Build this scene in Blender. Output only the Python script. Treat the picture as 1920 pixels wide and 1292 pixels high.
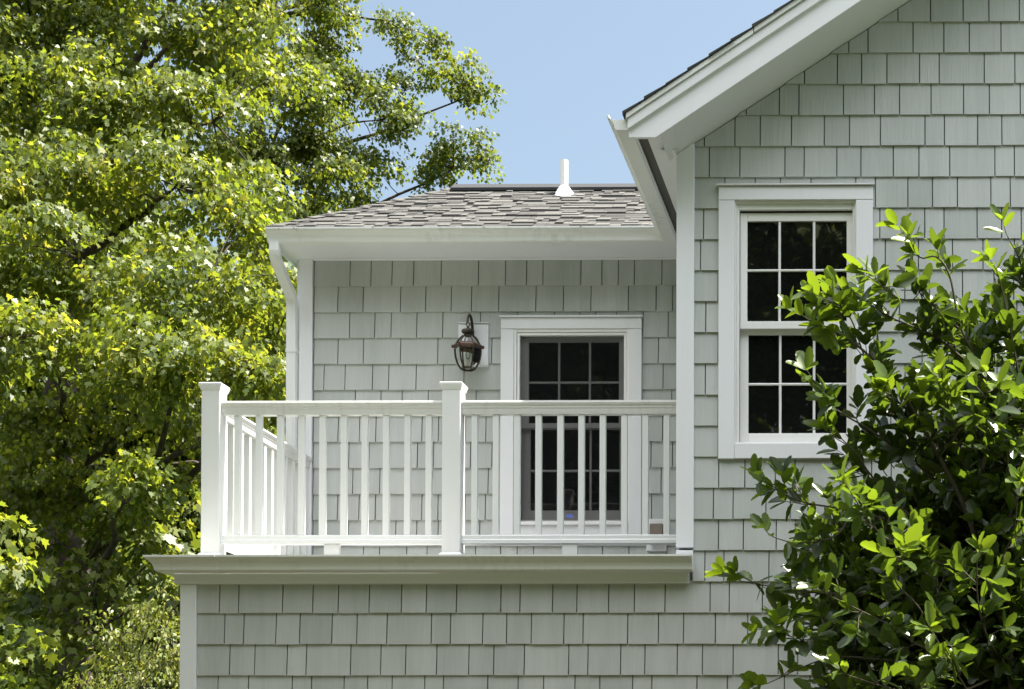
import bpy, bmesh, math, random
import numpy as np
from mathutils import Vector, Matrix, Euler

for o in list(bpy.data.objects):
    bpy.data.objects.remove(o)
scene = bpy.context.scene
COL = scene.collection

# ------------------------------------------------------------------ camera, sky, sun, exposure
F = 3200.0                                    # focal length in photo pixels (photo is 1920 x 1292)
CAM = Vector((0, -10, 1.6))
ROT = Euler((math.radians(90 + 0.9), 0, math.radians(0.6)))
RM = ROT.to_matrix()
_d = RM.transposed() @ Vector((0, 1, 0))
CX = 1705 - F * _d.x / (-_d.z)
CY = 1535 + F * _d.y / (-_d.z)
cam = bpy.data.cameras.new('camera')
cam.sensor_fit = 'HORIZONTAL'
cam.sensor_width = 36
cam.lens = 36 * F / 1920
cam.shift_x = (960 - CX) / 1920
cam.shift_y = (CY - 646) / 1920
cam.clip_start = 0.1
cam.clip_end = 3000
cam_ob = bpy.data.objects.new('camera', cam)
cam_ob.location = CAM
cam_ob.rotation_euler = ROT
COL.objects.link(cam_ob)
scene.camera = cam_ob

SUN = Vector((0.381, 0.045, 0.921)).normalized()
world = bpy.data.worlds.new('World')
scene.world = world
world.use_nodes = True
wn = world.node_tree
bg = wn.nodes['Background']
sky = wn.nodes.new('ShaderNodeTexSky')
sky.sky_type = 'NISHITA'
sky.sun_disc = False
sky.sun_elevation = math.asin(SUN.z)
sky.sun_rotation = math.atan2(SUN.x, SUN.y)
sky.air_density = 1.0
sky.dust_density = 3.4
sky.ozone_density = 1.0
# unseen clouds added high behind and above the camera, fill for the shaded walls
def wnode(t, **kw):
    n = wn.nodes.new(t)
    for k, v in kw.items():
        if k in n.inputs: n.inputs[k].default_value = v
        else: setattr(n, k, v)
    return n
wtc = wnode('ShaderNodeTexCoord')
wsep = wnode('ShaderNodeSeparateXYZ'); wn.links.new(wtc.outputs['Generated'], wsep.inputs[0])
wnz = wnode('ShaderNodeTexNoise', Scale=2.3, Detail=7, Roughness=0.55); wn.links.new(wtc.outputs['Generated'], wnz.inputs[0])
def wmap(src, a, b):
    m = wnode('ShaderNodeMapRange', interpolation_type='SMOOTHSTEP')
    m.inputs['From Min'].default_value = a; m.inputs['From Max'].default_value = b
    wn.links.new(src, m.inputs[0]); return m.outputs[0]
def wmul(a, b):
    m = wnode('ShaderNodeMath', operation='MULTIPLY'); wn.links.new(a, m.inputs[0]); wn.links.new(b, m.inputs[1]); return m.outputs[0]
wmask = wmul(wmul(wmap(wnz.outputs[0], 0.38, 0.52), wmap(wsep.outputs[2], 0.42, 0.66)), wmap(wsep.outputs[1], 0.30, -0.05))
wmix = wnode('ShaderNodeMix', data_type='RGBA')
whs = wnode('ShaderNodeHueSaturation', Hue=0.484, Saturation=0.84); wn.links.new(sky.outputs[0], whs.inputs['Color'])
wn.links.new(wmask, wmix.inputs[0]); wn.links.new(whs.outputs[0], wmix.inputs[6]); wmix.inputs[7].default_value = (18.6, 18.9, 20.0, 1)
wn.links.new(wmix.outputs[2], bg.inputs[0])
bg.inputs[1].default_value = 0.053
sl = bpy.data.lights.new('sun', 'SUN')
sl.energy = 5.0
sl.angle = math.radians(0.5)
sl.color = (1.0, 0.95, 0.86)
sun_ob = bpy.data.objects.new('sun', sl)
sun_ob.rotation_euler = SUN.to_track_quat('Z', 'Y').to_euler()
sun_ob.location = (20, 5, 40)
COL.objects.link(sun_ob)
scene.view_settings.view_transform = 'Standard'
scene.view_settings.look = 'None'
scene.view_settings.gamma = 1
scene.view_settings.exposure = 2.08
scene.cycles.max_bounces = 8
scene.cycles.transparent_max_bounces = 12

# ------------------------------------------------------------------ helpers
rnd = random.Random(7)
rng = np.random.default_rng(11)

def P(px, py, Y):
    """world X, Z of the photo point (px, py) on the plane y = Y"""
    v = RM @ Vector(((px - CX) / F, -(py - CY) / F, -1))
    t = (Y - CAM.y) / v.y
    return CAM.x + v.x * t, CAM.z + v.z * t
def PX(px, Y, py=646): return P(px, py, Y)[0]
def PZ(py, Y, px=960): return P(px, py, Y)[1]
def P3(px, py, Y):
    x, z = P(px, py, Y)
    return Vector((x, Y, z))

def tag(o, label=None, cat=None, group=None, kind=None):
    if label: o['label'] = label
    if cat: o['category'] = cat
    if group: o['group'] = group
    if kind: o['kind'] = kind
    return o

def empty(name, loc, label, cat, group=None):
    o = bpy.data.objects.new(name, None)
    o.location = loc
    o.empty_display_size = 0.2
    COL.objects.link(o)
    return tag(o, label, cat, group)

class MB:
    def __init__(s):
        s.v = []; s.f = []; s.t = []
    def add(s, verts, faces, tint=0.5):
        n = len(s.v)
        s.v += [tuple(p) for p in verts]
        s.f += [tuple(i + n for i in f) for f in faces]
        s.t += [tint] * len(faces)
        return s
    def box(s, x0, x1, y0, y1, z0, z1, tint=0.5):
        x0, x1 = min(x0, x1), max(x0, x1); y0, y1 = min(y0, y1), max(y0, y1); z0, z1 = min(z0, z1), max(z0, z1)
        v = [(x0,y0,z0),(x1,y0,z0),(x1,y1,z0),(x0,y1,z0),(x0,y0,z1),(x1,y0,z1),(x1,y1,z1),(x0,y1,z1)]
        return s.add(v, [(0,3,2,1),(4,5,6,7),(0,1,5,4),(1,2,6,5),(2,3,7,6),(3,0,4,7)], tint)
    def prism(s, poly, fa, fb, tint=0.5):
        """poly: list of 2D points; fa, fb map a point to 3D for the two ends"""
        n = len(poly)
        v = [fa(p) for p in poly] + [fb(p) for p in poly]
        f = [tuple(range(n - 1, -1, -1)), tuple(range(n, 2 * n))]
        f += [(i, (i + 1) % n, n + (i + 1) % n, n + i) for i in range(n)]
        return s.add(v, f, tint)
    def prism_y(s, poly, y0, y1, tint=0.5):
        return s.prism(poly, lambda p: (p[0], y0, p[1]), lambda p: (p[0], y1, p[1]), tint)
    def prism_x(s, poly, x0, x1, tint=0.5):
        return s.prism(poly, lambda p: (x0, p[0], p[1]), lambda p: (x1, p[0], p[1]), tint)
    def prism_z(s, poly, z0, z1, tint=0.5):
        return s.prism(poly, lambda p: (p[0], p[1], z0), lambda p: (p[0], p[1], z1), tint)
    def sweep(s, prof, path, z, side):
        """prof: closed list of (out, dz); path: plan points; outward is to the `side` (+1 right, -1 left)"""
        pts = [Vector(p) for p in path]
        rings = []
        for i, p in enumerate(pts):
            ns = []
            if i > 0:
                d = (pts[i] - pts[i - 1]).normalized(); ns.append(Vector((d.y, -d.x)) * side)
            if i < len(pts) - 1:
                d = (pts[i + 1] - pts[i]).normalized(); ns.append(Vector((d.y, -d.x)) * side)
            n = ns[0] if len(ns) == 1 else (ns[0] + ns[1]) / (1 + ns[0].dot(ns[1]))
            rings.append([(p.x + n.x * o, p.y + n.y * o, z + dz) for o, dz in prof])
        k = len(prof)
        v = [q for r in rings for q in r]
        f = [tuple(range(k)), tuple(range(len(v) - 1, len(v) - k - 1, -1))]
        for i in range(len(rings) - 1):
            for j in range(k):
                f.append((i*k + j, i*k + (j+1) % k, (i+1)*k + (j+1) % k, (i+1)*k + j))
        return s.add(v, f)
    def tube(s, pts, rad, n=8, tint=0.5):
        pts = [Vector(p) for p in pts]
        if not hasattr(rad, '__len__'): rad = [rad] * len(pts)
        v = []; f = []
        up = Vector((0.31, 0.22, 0.92))
        for i, p in enumerate(pts):
            d = (pts[min(i + 1, len(pts) - 1)] - pts[max(i - 1, 0)])
            d = d.normalized() if d.length > 1e-9 else Vector((0, 0, 1))
            a = d.cross(up)
            if a.length < 1e-3: a = d.cross(Vector((1, 0, 0)))
            a.normalize(); b = d.cross(a)
            for k in range(n):
                t = 2 * math.pi * k / n
                v.append(p + (a * math.cos(t) + b * math.sin(t)) * rad[i])
        for i in range(len(pts) - 1):
            for k in range(n):
                f.append((i*n + k, i*n + (k+1) % n, (i+1)*n + (k+1) % n, (i+1)*n + k))
        f.append(tuple(range(n - 1, -1, -1))); f.append(tuple(range(len(v) - n, len(v))))
        return s.add(v, f, tint)
    def lathe(s, prof, c, n=16, ang=0.0, tint=0.5):
        """prof: list of (radius, z) relative to c"""
        v = []; f = []
        for r, z in prof:
            for k in range(n):
                t = ang + 2 * math.pi * k / n
                v.append((c[0] + r * math.cos(t), c[1] + r * math.sin(t), c[2] + z))
        for i in range(len(prof) - 1):
            for k in range(n):
                f.append((i*n + k, i*n + (k+1) % n, (i+1)*n + (k+1) % n, (i+1)*n + k))
        f.append(tuple(range(n - 1, -1, -1))); f.append(tuple(range(len(v) - n, len(v))))
        return s.add(v, f, tint)
    def build(s, name, mat, parent=None, bevel=0, smooth=False, fix=True):
        me = bpy.data.meshes.new(name)
        off = Vector((0, 0, 0))
        if parent is not None:
            off = world_loc(parent)
        me.from_pydata([(p[0] - off.x, p[1] - off.y, p[2] - off.z) for p in s.v], [], s.f)
        at = me.attributes.new('tint', 'FLOAT', 'FACE')
        at.data.foreach_set('value', s.t)
        me.materials.append(mat)
        if fix:
            bm = bmesh.new(); bm.from_mesh(me)
            bmesh.ops.recalc_face_normals(bm, faces=bm.faces)
            bm.to_mesh(me); bm.free()
        if smooth:
            me.shade_smooth()
        me.update()
        o = bpy.data.objects.new(name, me)
        COL.objects.link(o)
        if parent is not None:
            o.parent = parent
        if bevel:
            b = o.modifiers.new('bevel', 'BEVEL'); b.width = bevel; b.segments = 1; b.limit_method = 'ANGLE'
        return o

def world_loc(o):
    l = Vector((0, 0, 0))
    while o is not None:
        l += o.location; o = o.parent
    return l

# ------------------------------------------------------------------ materials
def mat(name, col, rough=0.6, spec=0.4, build=None):
    m = bpy.data.materials.new(name)
    m.use_nodes = True
    b = m.node_tree.nodes['Principled BSDF']
    b.inputs['Base Color'].default_value = (*col, 1)
    b.inputs['Roughness'].default_value = rough
    b.inputs['Specular IOR Level'].default_value = spec
    if build: build(m.node_tree, b)
    return m

def N(nt, typ, **kw):
    n = nt.nodes.new(typ)
    for k, v in kw.items():
        if k in n.inputs: n.inputs[k].default_value = v
        else: setattr(n, k, v)
    return n

def noise(nt, scale, detail=3, stretch=(1, 1, 1), rough=0.55):
    tc = N(nt, 'ShaderNodeTexCoord'); mp = N(nt, 'ShaderNodeMapping')
    mp.inputs['Scale'].default_value = stretch
    nz = N(nt, 'ShaderNodeTexNoise', Scale=scale, Detail=detail, Roughness=rough)
    nt.links.new(tc.outputs['Object'], mp.inputs[0]); nt.links.new(mp.outputs[0], nz.inputs[0])
    return nz

def ramp(nt, src, stops):
    r = N(nt, 'ShaderNodeValToRGB')
    e = r.color_ramp.elements
    e[0].position, e[0].color = stops[0][0], (*stops[0][1], 1)
    e[1].position, e[1].color = stops[-1][0], (*stops[-1][1], 1)
    for p, c in stops[1:-1]:
        x = e.new(p); x.color = (*c, 1)
    nt.links.new(src, r.inputs[0])
    return r

def mix(nt, a, b, fac, mode='MIX'):
    m = N(nt, 'ShaderNodeMix', data_type='RGBA', blend_type=mode)
    for s, i in ((fac, 0), (a, 6), (b, 7)):
        if hasattr(s, 'links'): nt.links.new(s, m.inputs[i])
        elif i == 0: m.inputs[0].default_value = s
        else: m.inputs[i].default_value = (*s, 1)
    return m.outputs[2]

def bump(nt, b, src, strength, dist=0.01):
    u = N(nt, 'ShaderNodeBump', Strength=strength, Distance=dist)
    nt.links.new(src, u.inputs['Height']); nt.links.new(u.outputs[0], b.inputs['Normal'])

def siding_nodes(nt, b):
    a = N(nt, 'ShaderNodeAttribute', attribute_name='tint')
    r = ramp(nt, a.outputs['Fac'], [(0, (0.408, 0.430, 0.412)), (0.5, (0.448, 0.468, 0.450)), (1, (0.486, 0.504, 0.488))])
    g = noise(nt, 9, 4, (1, 1, 0.07))
    w = noise(nt, 1.1, 3)
    c = mix(nt, r.outputs[0], (0.395, 0.42, 0.37), ramp(nt, w.outputs[0], [(0.5, (0, 0, 0)), (0.8, (0.35, 0.35, 0.35))]).outputs[0])
    st = noise(nt, 7, 4, (1, 1, 0.10))
    c = mix(nt, c, ramp(nt, st.outputs[0], [(0.35, (0.88, 0.89, 0.88)), (0.62, (1.03, 1.03, 1.03))]).outputs[0], 0.75, 'MULTIPLY')
    nt.links.new(c, b.inputs['Base Color'])
    g2 = noise(nt, 60, 3, (1, 1, 0.05))
    c = mix(nt, c, ramp(nt, g2.outputs[0], [(0.3, (0.97, 0.97, 0.97)), (0.7, (1.02, 1.02, 1.02))]).outputs[0], 1.0, 'MULTIPLY')
    nt.links.new(c, b.inputs['Base Color'])
    h = N(nt, 'ShaderNodeMath', operation='ADD')
    nt.links.new(g.outputs[0], h.inputs[0]); nt.links.new(g2.outputs[0], h.inputs[1])
    bump(nt, b, h.outputs[0], 0.5, 0.005)

def trim_nodes(dirt):
    def fn(nt, b):
        w = noise(nt, 2.2, 4); st = noise(nt, 26, 3, (1, 1, 0.05))
        f = N(nt, 'ShaderNodeMath', operation='MULTIPLY')
        nt.links.new(ramp(nt, w.outputs[0], [(0.42, (0, 0, 0)), (0.75, (1, 1, 1))]).outputs[0], f.inputs[0])
        nt.links.new(ramp(nt, st.outputs[0], [(0.45, (0, 0, 0)), (0.75, (dirt, dirt, dirt))]).outputs[0], f.inputs[1])
        nt.links.new(mix(nt, tuple(b.inputs['Base Color'].default_value)[:3], (0.40, 0.39, 0.35), f.outputs[0]), b.inputs['Base Color'])
        bump(nt, b, noise(nt, 40, 2, (1, 1, 0.2)).outputs[0], 0.08, 0.003)
    return fn

def shingle_nodes(nt, b):
    a = N(nt, 'ShaderNodeAttribute', attribute_name='tint')
    r = ramp(nt, a.outputs['Fac'], [(0, (0.040, 0.0395, 0.038)), (0.3, (0.066, 0.065, 0.062)), (0.6, (0.085, 0.084, 0.079)), (1, (0.112, 0.110, 0.102))])
    g = noise(nt, 240, 2)
    nt.links.new(mix(nt, r.outputs[0], ramp(nt, g.outputs[0], [(0.3, (0.35, 0.35, 0.35)), (0.7, (1.3, 1.3, 1.3))]).outputs[0], 0.8, 'MULTIPLY'), b.inputs['Base Color'])
    bump(nt, b, g.outputs[0], 0.5, 0.003)

def bark_nodes(nt, b):
    n1 = noise(nt, 9, 5, (1, 1, 0.18))
    nt.links.new(ramp(nt, n1.outputs[0], [(0.3, (0.022, 0.018, 0.015)), (0.7, (0.095, 0.075, 0.06))]).outputs[0], b.inputs['Base Color'])
    bump(nt, b, n1.outputs[0], 0.9, 0.04)

def grass_nodes(nt, b):
    n1 = noise(nt, 0.6, 4); n2 = noise(nt, 30, 4)
    c = mix(nt, ramp(nt, n1.outputs[0], [(0.3, (0.032, 0.046, 0.015)), (0.7, (0.052, 0.064, 0.025))]).outputs[0], (0.04, 0.07, 0.02), n2.outputs[0])
    nt.links.new(c, b.inputs['Base Color'])
    bump(nt, b, n2.outputs[0], 0.8, 0.05)

def wavy(nt, b):
    bump(nt, b, noise(nt, 2.5, 2).outputs[0], 0.04, 0.02)

def foliage(name, stops, trans=0.4, rough=0.42, spec=0.5, tmul=(1.5, 1.7, 0.6)):
    m = bpy.data.materials.new(name); m.use_nodes = True
    nt = m.node_tree; b = nt.nodes['Principled BSDF']; out = nt.nodes['Material Output']
    a = N(nt, 'ShaderNodeAttribute', attribute_name='tint')
    r = ramp(nt, a.outputs['Fac'], stops)
    nt.links.new(r.outputs[0], b.inputs['Base Color'])
    b.inputs['Roughness'].default_value = rough; b.inputs['Specular IOR Level'].default_value = spec
    t = N(nt, 'ShaderNodeBsdfTranslucent')
    nt.links.new(mix(nt, r.outputs[0], tmul, 1.0, 'MULTIPLY'), t.inputs[0])
    ms = N(nt, 'ShaderNodeMixShader'); ms.inputs[0].default_value = trans
    nt.links.new(b.outputs[0], ms.inputs[1]); nt.links.new(t.outputs[0], ms.inputs[2])
    nt.links.new(ms.outputs[0], out.inputs[0])
    return m

M_SIDING = mat('sage_shingle_paint', (0.35, 0.38, 0.35), 0.62, 0.3, siding_nodes)
M_UNDER = mat('siding_underlay_gap_shade', (0.17, 0.18, 0.165), 0.9, 0.1)  # darker than the siding paint: shade of the shingle gaps put into colour
M_TRIM = mat('white_trim_paint', (0.74, 0.75, 0.77), 0.5, 0.4, trim_nodes(0.10))
M_GUTTER = mat('white_gutter_enamel', (0.74, 0.75, 0.74), 0.38, 0.5, trim_nodes(0.55))
M_VINYL = mat('white_vinyl', (0.73, 0.74, 0.73), 0.35, 0.5, trim_nodes(0.12))
M_RAIL = mat('weathered_shaded_rail_vinyl', (0.66, 0.665, 0.64), 0.4, 0.4, trim_nodes(0.7))  # grime plus the shade of its down-facing front, put into the colour
M_SASH = mat('sash_paint', (0.78, 0.78, 0.76), 0.42, 0.5, trim_nodes(0.15))
M_GLASS = mat('window_glass', (0.006, 0.007, 0.006), 0.015, 1.0, wavy)
M_DARK = mat('dark_vent_mesh', (0.10, 0.097, 0.093), 0.8, 0.2)
M_ROOF = mat('asphalt_shingle', (0.2, 0.19, 0.18), 0.9, 0.2, shingle_nodes)
M_RIDGE = mat('ridge_vent_plastic', (0.02, 0.021, 0.024), 0.7, 0.3)
M_DECK = mat('deck_membrane', (0.26, 0.26, 0.255), 0.7, 0.3, trim_nodes(0.4))
M_BRONZE = mat('aged_bronze', (0.05, 0.043, 0.030), 0.38, 0.5)
M_BRONZE.node_tree.nodes['Principled BSDF'].inputs['Metallic'].default_value = 0.7
M_COPPER = mat('copper_band', (0.09, 0.055, 0.040), 0.4, 0.5)
M_COPPER.node_tree.nodes['Principled BSDF'].inputs['Metallic'].default_value = 0.5
M_CANDLE = mat('candle_sleeve', (0.42, 0.41, 0.36), 0.5, 0.4)
M_BROWN = mat('brown_outlet_cover', (0.22, 0.18, 0.145), 0.5, 0.4)
M_STICK = mat('blue_sticker', (0.12, 0.15, 0.42), 0.5, 0.4)
M_BARK = mat('maple_bark', (0.1, 0.08, 0.06), 0.9, 0.2, bark_nodes)
M_TWIG = mat('holly_bark', (0.065, 0.055, 0.04), 0.8, 0.2)
M_GRASS = mat('lawn', (0.07, 0.1, 0.03), 0.95, 0.1, grass_nodes)
def soil_nodes(nt, b):
    n1 = noise(nt, 35, 5); c_ = tuple(b.inputs['Base Color'].default_value)[:3]
    nt.links.new(mix(nt, tuple(0.55 * q for q in c_), tuple(1.35 * q for q in c_), n1.outputs[0]), b.inputs['Base Color'])
    bump(nt, b, n1.outputs[0], 0.8, 0.03)
M_MULCH = mat('bark_mulch', (0.045, 0.033, 0.024), 0.95, 0.1, soil_nodes)
M_GRAVEL = mat('added_driveway_asphalt', (0.075, 0.073, 0.07), 0.9, 0.2, soil_nodes)
M_OLIVE = mat('olive_clapboard', (0.20, 0.21, 0.13), 0.7, 0.3)

M_LEAF = foliage('maple_leaf', [(0, (0.050, 0.080, 0.013)), (0.45, (0.092, 0.126, 0.021)), (0.8, (0.122, 0.154, 0.028)), (1, (0.165, 0.172, 0.034))], 0.53, 0.45, 0.38, (2.6, 2.3, 0.95))
M_LEAF_FAR = foliage('far_leaf', [(0, (0.038, 0.064, 0.013)), (0.6, (0.084, 0.116, 0.020)), (1, (0.140, 0.162, 0.030))], 0.50, 0.46, 0.36, (2.5, 2.2, 0.95))
M_LEAF_SHRUB = foliage('shrub_leaf', [(0, (0.075, 0.105, 0.018)), (0.5, (0.135, 0.165, 0.035)), (1, (0.24, 0.23, 0.07))], 0.42, 0.5, 0.4, (1.8, 1.7, 0.9))
M_HOLLY = foliage('holly_leaf', [(0, (0.028, 0.050, 0.010)), (0.5, (0.050, 0.086, 0.012)), (1, (0.082, 0.128, 0.016))], 0.44, 0.30, 0.55, (2.6, 2.3, 0.8))

def glass_thin():
    m = bpy.data.materials.new('lantern_glass'); m.use_nodes = True
    nt = m.node_tree; out = nt.nodes['Material Output']
    t = N(nt, 'ShaderNodeBsdfTransparent'); t.inputs[0].default_value = (0.88, 0.90, 0.86, 1)
    g = N(nt, 'ShaderNodeBsdfGlossy'); g.inputs['Roughness'].default_value = 0.03
    lw = N(nt, 'ShaderNodeLayerWeight'); lw.inputs[0].default_value = 0.22
    ms = N(nt, 'ShaderNodeMixShader')
    nt.links.new(lw.outputs['Fresnel'], ms.inputs[0]); nt.links.new(t.outputs[0], ms.inputs[1]); nt.links.new(g.outputs[0], ms.inputs[2])
    nt.links.new(ms.outputs[0], out.inputs[0])
    return m
M_LGLASS = glass_thin()
def screen_mat():
    m = bpy.data.materials.new('insect_screen'); m.use_nodes = True
    nt = m.node_tree; out = nt.nodes['Material Output']; b = nt.nodes['Principled BSDF']
    b.inputs['Base Color'].default_value = (0.008, 0.0085, 0.009, 1); b.inputs['Specular IOR Level'].default_value = 0.05; b.inputs['Roughness'].default_value = 0.7
    t = N(nt, 'ShaderNodeBsdfTransparent')
    ms = N(nt, 'ShaderNodeMixShader'); ms.inputs[0].default_value = 0.6
    nt.links.new(t.outputs[0], ms.inputs[1]); nt.links.new(b.outputs[0], ms.inputs[2]); nt.links.new(ms.outputs[0], out.inputs[0])
    return m
M_SCREEN = screen_mat()

# ------------------------------------------------------------------ ground
g = MB(); g.add([(-900, -900, 0), (900, -900, 0), (900, 900, 0), (-900, 900, 0)], [(0, 1, 2, 3)])
tag(g.build('lawn', M_GRASS), kind='structure')
g = MB(); g.add([(-9, -3.6, 0.004), (9, -3.2, 0.004), (9, 0.3, 0.004), (-9, 1.5, 0.004)], [(0, 1, 2, 3)])
tag(g.build('added_planting_bed', M_MULCH), kind='structure')  # unseen dark ground, added to cut bounce onto the lower frieze
g = MB(); g.add([(-40, -15, 0.004), (40, -15, 0.004), (40, -7.5, 0.004), (-40, -7.5, 0.004)], [(0, 1, 2, 3)])
tag(g.build('driveway', M_GRAVEL), kind='structure')  # paving added out of view, dark to limit bounce on the soffits

# ------------------------------------------------------------------ house: dimensions
XW = PX(1273, 0, 700)              # left corner of the main house
XL = PX(343, 0, 1200)              # left corner of the wing
YB = 1.87                          # back wall of the balcony
YR = -0.40                         # face of the rake board
XRIDGE = 3.2
XR = 2 * XRIDGE - XW
DEPTH = 9.0
PITCH = 0.667
ZS = 5.52                          # soffit level
XT = XW + 0.0
def zrake(x): return ZS - 0.006 + PITCH * (x - XW)     # lower edge of the rake board
house = empty('house', (XW, 0, 0), 'grey green shingled house with white trim and a railed balcony', 'house')

# ------------------------------------------------------------------ shingle siding
def clip(poly, fn):
    out = []
    n = len(poly)
    for i in range(n):
        a, b = poly[i], poly[(i + 1) % n]
        fa, fb = fn(a), fn(b)
        if fa >= 0: out.append(a)
        if (fa >= 0) != (fb >= 0):
            t = fa / (fa - fb)
            out.append((a[0] + t * (b[0] - a[0]), a[1] + t * (b[1] - a[1])))
    return out

def minus(rects, hole):
    hx0, hx1, hz0, hz1 = hole
    res = []
    for (x0, x1, z0, z1) in rects:
        if x1 <= hx0 or x0 >= hx1 or z1 <= hz0 or z0 >= hz1:
            res.append((x0, x1, z0, z1)); continue
        if z0 < hz0: res.append((x0, x1, z0, hz0))
        if z1 > hz1: res.append((x0, x1, hz1, z1))
        a, b = max(z0, hz0), min(z1, hz1)
        if x0 < hx0: res.append((x0, hx0, a, b))
        if x1 > hx1: res.append((hx1, x1, a, b))
    return [r for r in res if r[1] - r[0] > 0.006 and r[3] - r[2] > 0.006]

def fill(seams, a, b, r):
    """complete a list of measured seams between a and b with random shingle widths"""
    s = sorted(x for x in seams if a + 0.03 < x < b - 0.03)
    pts = [a] + s + [b]
    out = []
    for p, q in zip(pts, pts[1:]):
        out.append(p)
        gap = q - p
        if gap > 0.30:
            x = p
            while q - x > 0.30:
                x += r.choice([0.115, 0.15, 0.185, 0.195, 0.265])
                if q - x > 0.07: out.append(x)
    return out + [b]

GAP = 0.0068
def siding(name, rows, a, b, fmap, parent, holes=(), top=None, r=rnd):
    """rows: (z bottom, z top, seams along u); fmap(u, out, z) -> world"""
    m = MB()
    for zb, zt, seams in rows:
        st = fill(seams, a, b, r)
        for u0, u1 in zip(st, st[1:]):
            g0 = 0 if u0 == a else GAP / 2; g1 = 0 if u1 == b else GAP / 2
            dz = r.uniform(-0.0015, 0.0015); tk = r.uniform(-0.0015, 0.0015); tint = min(1, max(0, r.gauss(0.5, 0.22)))
            rects = [(u0 + g0, u1 - g1, zb + dz, zt + 0.006)]
            for h in holes: rects = minus(rects, h)
            for (x0, x1, z0, z1) in rects:
                poly = [(x0, z0), (x1, z0), (x1, z1), (x0, z1)]
                if top: poly = clip(poly, lambda p: top(p[0]) - p[1])
                if len(poly) < 3: continue
                def fr(p): return fmap(p[0], 0.004 + tk * 0.3 + (0.013 + tk) * min(1, max(0, (zt - p[1]) / (zt - zb))), p[1])
                m.prism(poly, fr, lambda p: fmap(p[0], 0.0, p[1]), tint)
    return m.build(name, M_SIDING, parent)

front = lambda Y: (lambda u, o, z: (u, Y - o, z))
def pxrow(seams, Y, py): return [PX(s, Y, py) for s in seams]

# main gable and lower front wall share one plane (y = 0)
zF = PZ(334, 0, 1340); zLast = PZ(1266, 0, 1340)
STEP = (zF - zLast) / 16
MAIN = {
 -5: [1683.7,1744.7,1805.7,1854,1911], -4: [1591.7,1627.7,1712,1769.7,1817.3,1876.7],
 -3: [1472.3,1508.7,1570.3,1615.7,1663,1724.3,1761,1845.3,1902.7],
 -2: [1399.7,1461.7,1498.3,1581.7,1639.7,1686.7,1745.7,1806.7,1855,1912.7],
 -1: [1321.3,1378.3,1425.7,1484.3,1545.7,1593,1650.7,1734.3,1770.7,1833,1878.3],
 0: [1330.3,1387.7,1472,1508,1569.3,1614.3,1675,1723,1780.7,1865.3,1901.7],
 1: [1416,1463.3,1520.7,1604.7,1641.3,1702.3,1748.3,1795,1857.7,1894],
 2: [1319.7,1649.8,1733.9,1770,1832,1878], 3: [1313.9,1660,1722,1786,1843], 4: [1347,1696.6,1742.6],
 5: [1323.8], 6: [1347], 7: [1323], 8: [1347], 9: [1347],
 10: [1348,1397,1454,1491], 11: [1338,1375,1436.4,1482], 12: [1303,1347.5,1394,1455.6,1491.7], 13: [1322,1357.7,1442],
 14: [413,449,531.5,588,635.5,693.5,754,800.5,857,940,976,1037,1082.5,1142,1190,1247.5,1331.8,1367.8,1429.8,1474],
 15: [422.6,458.4,518.8,563.5,623.6,670.4,726.5,809.7,845.5,906,950.6,997,1058,1094,1177.5,1235,1282.1,1341.6,1402.2,1450.7,1507],
 16: [432,479,539.6,575.6,658.5,715,761.5,819.7,880,926.6,983.8,1067,1103,1164.4,1209.7,1270.3,1317.5,1375,1459.5,1496],
 17: [409.6,466.8,548.8,585,645.8,690,736,797,832,915,972,1019.7,1078.4,1125,1186.6,1222.5,1307,1364,1412],
}
WIN_M = (PX(1352, 0, 600), PX(1633, 0, 600), PZ(858, 0, 1490), PZ(355, 0, 1490))    # hole behind the casing
xtr = XW + 0.085
rows = []
for i in range(-14, 14):
    zb = zF - STEP * i
    if zb > zrake(XRIDGE): continue
    rows.append((zb, zb + STEP, pxrow(MAIN.get(i, []), 0, 334 + 58.25 * i - 29)))
gable = siding('shingle_siding', rows, xtr, XR - 0.1, front(0.0), house, [WIN_M],
               lambda x: min(zrake(x), zrake(2 * XRIDGE - x)) - 0.001)
rows = []
for i in range(14, 30):
    zb = zF - STEP * i
    if zb < 0.2: break
    rows.append((zb, zb + STEP, pxrow(MAIN.get(i, []), 0, 334 + 58.25 * i - 29)))
siding('shingle_siding', rows, XL + 0.09, XR - 0.1, front(0.0), house)
# back wall of the balcony
zb1 = PZ(536.8, YB, 900); STB = (zb1 - PZ(975.4, YB, 900)) / 9
BACK = {0: [657.4,696.6,736,776.4,828,897.8,948.5,988,1018.7,1089.8,1129,1159.8,1190,1241.5],
 1: [634.6,682,752,799,847,885,936,1005.5,1057,1108.7,1178.6,1230.7],
 2: [656.3,703.6,734.3,782.3,831,901,970.9,1040,1087.4,1117,1156,1206,1253.4],
 3: [634.6,682.3,752,821.7,892,1234.8], 4: [608.4,647.8,699.4,729.8,781,832,870.7,1243.7],
 5: [597,667,715,754.5,803.5,893,1259.7], 6: [635,675,792,822.8,873.5,911.7,1243], 7: [655,693,732,783.5,813.6,883,1221],
 8: [613,713,1240], 9: [634,674,791.6,822,872.6,910.8,1222], 10: [654,692,742.7,782,900,1243],
 11: [682,712,763,801,892,939,970,1080,1130]}
WIN_B = (PX(944, YB, 800), PX(1200, YB, 800), PZ(1000, YB, 1070), PZ(598, YB, 1070))
rows = [(zb1 - STB * i, zb1 - STB * (i - 1), pxrow(BACK.get(i, []), YB, 512 + 48.7 * i)) for i in range(0, 13)]
siding('shingle_siding', rows, XL + 0.115, XW - 0.002, front(YB), house, [WIN_B])
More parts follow.
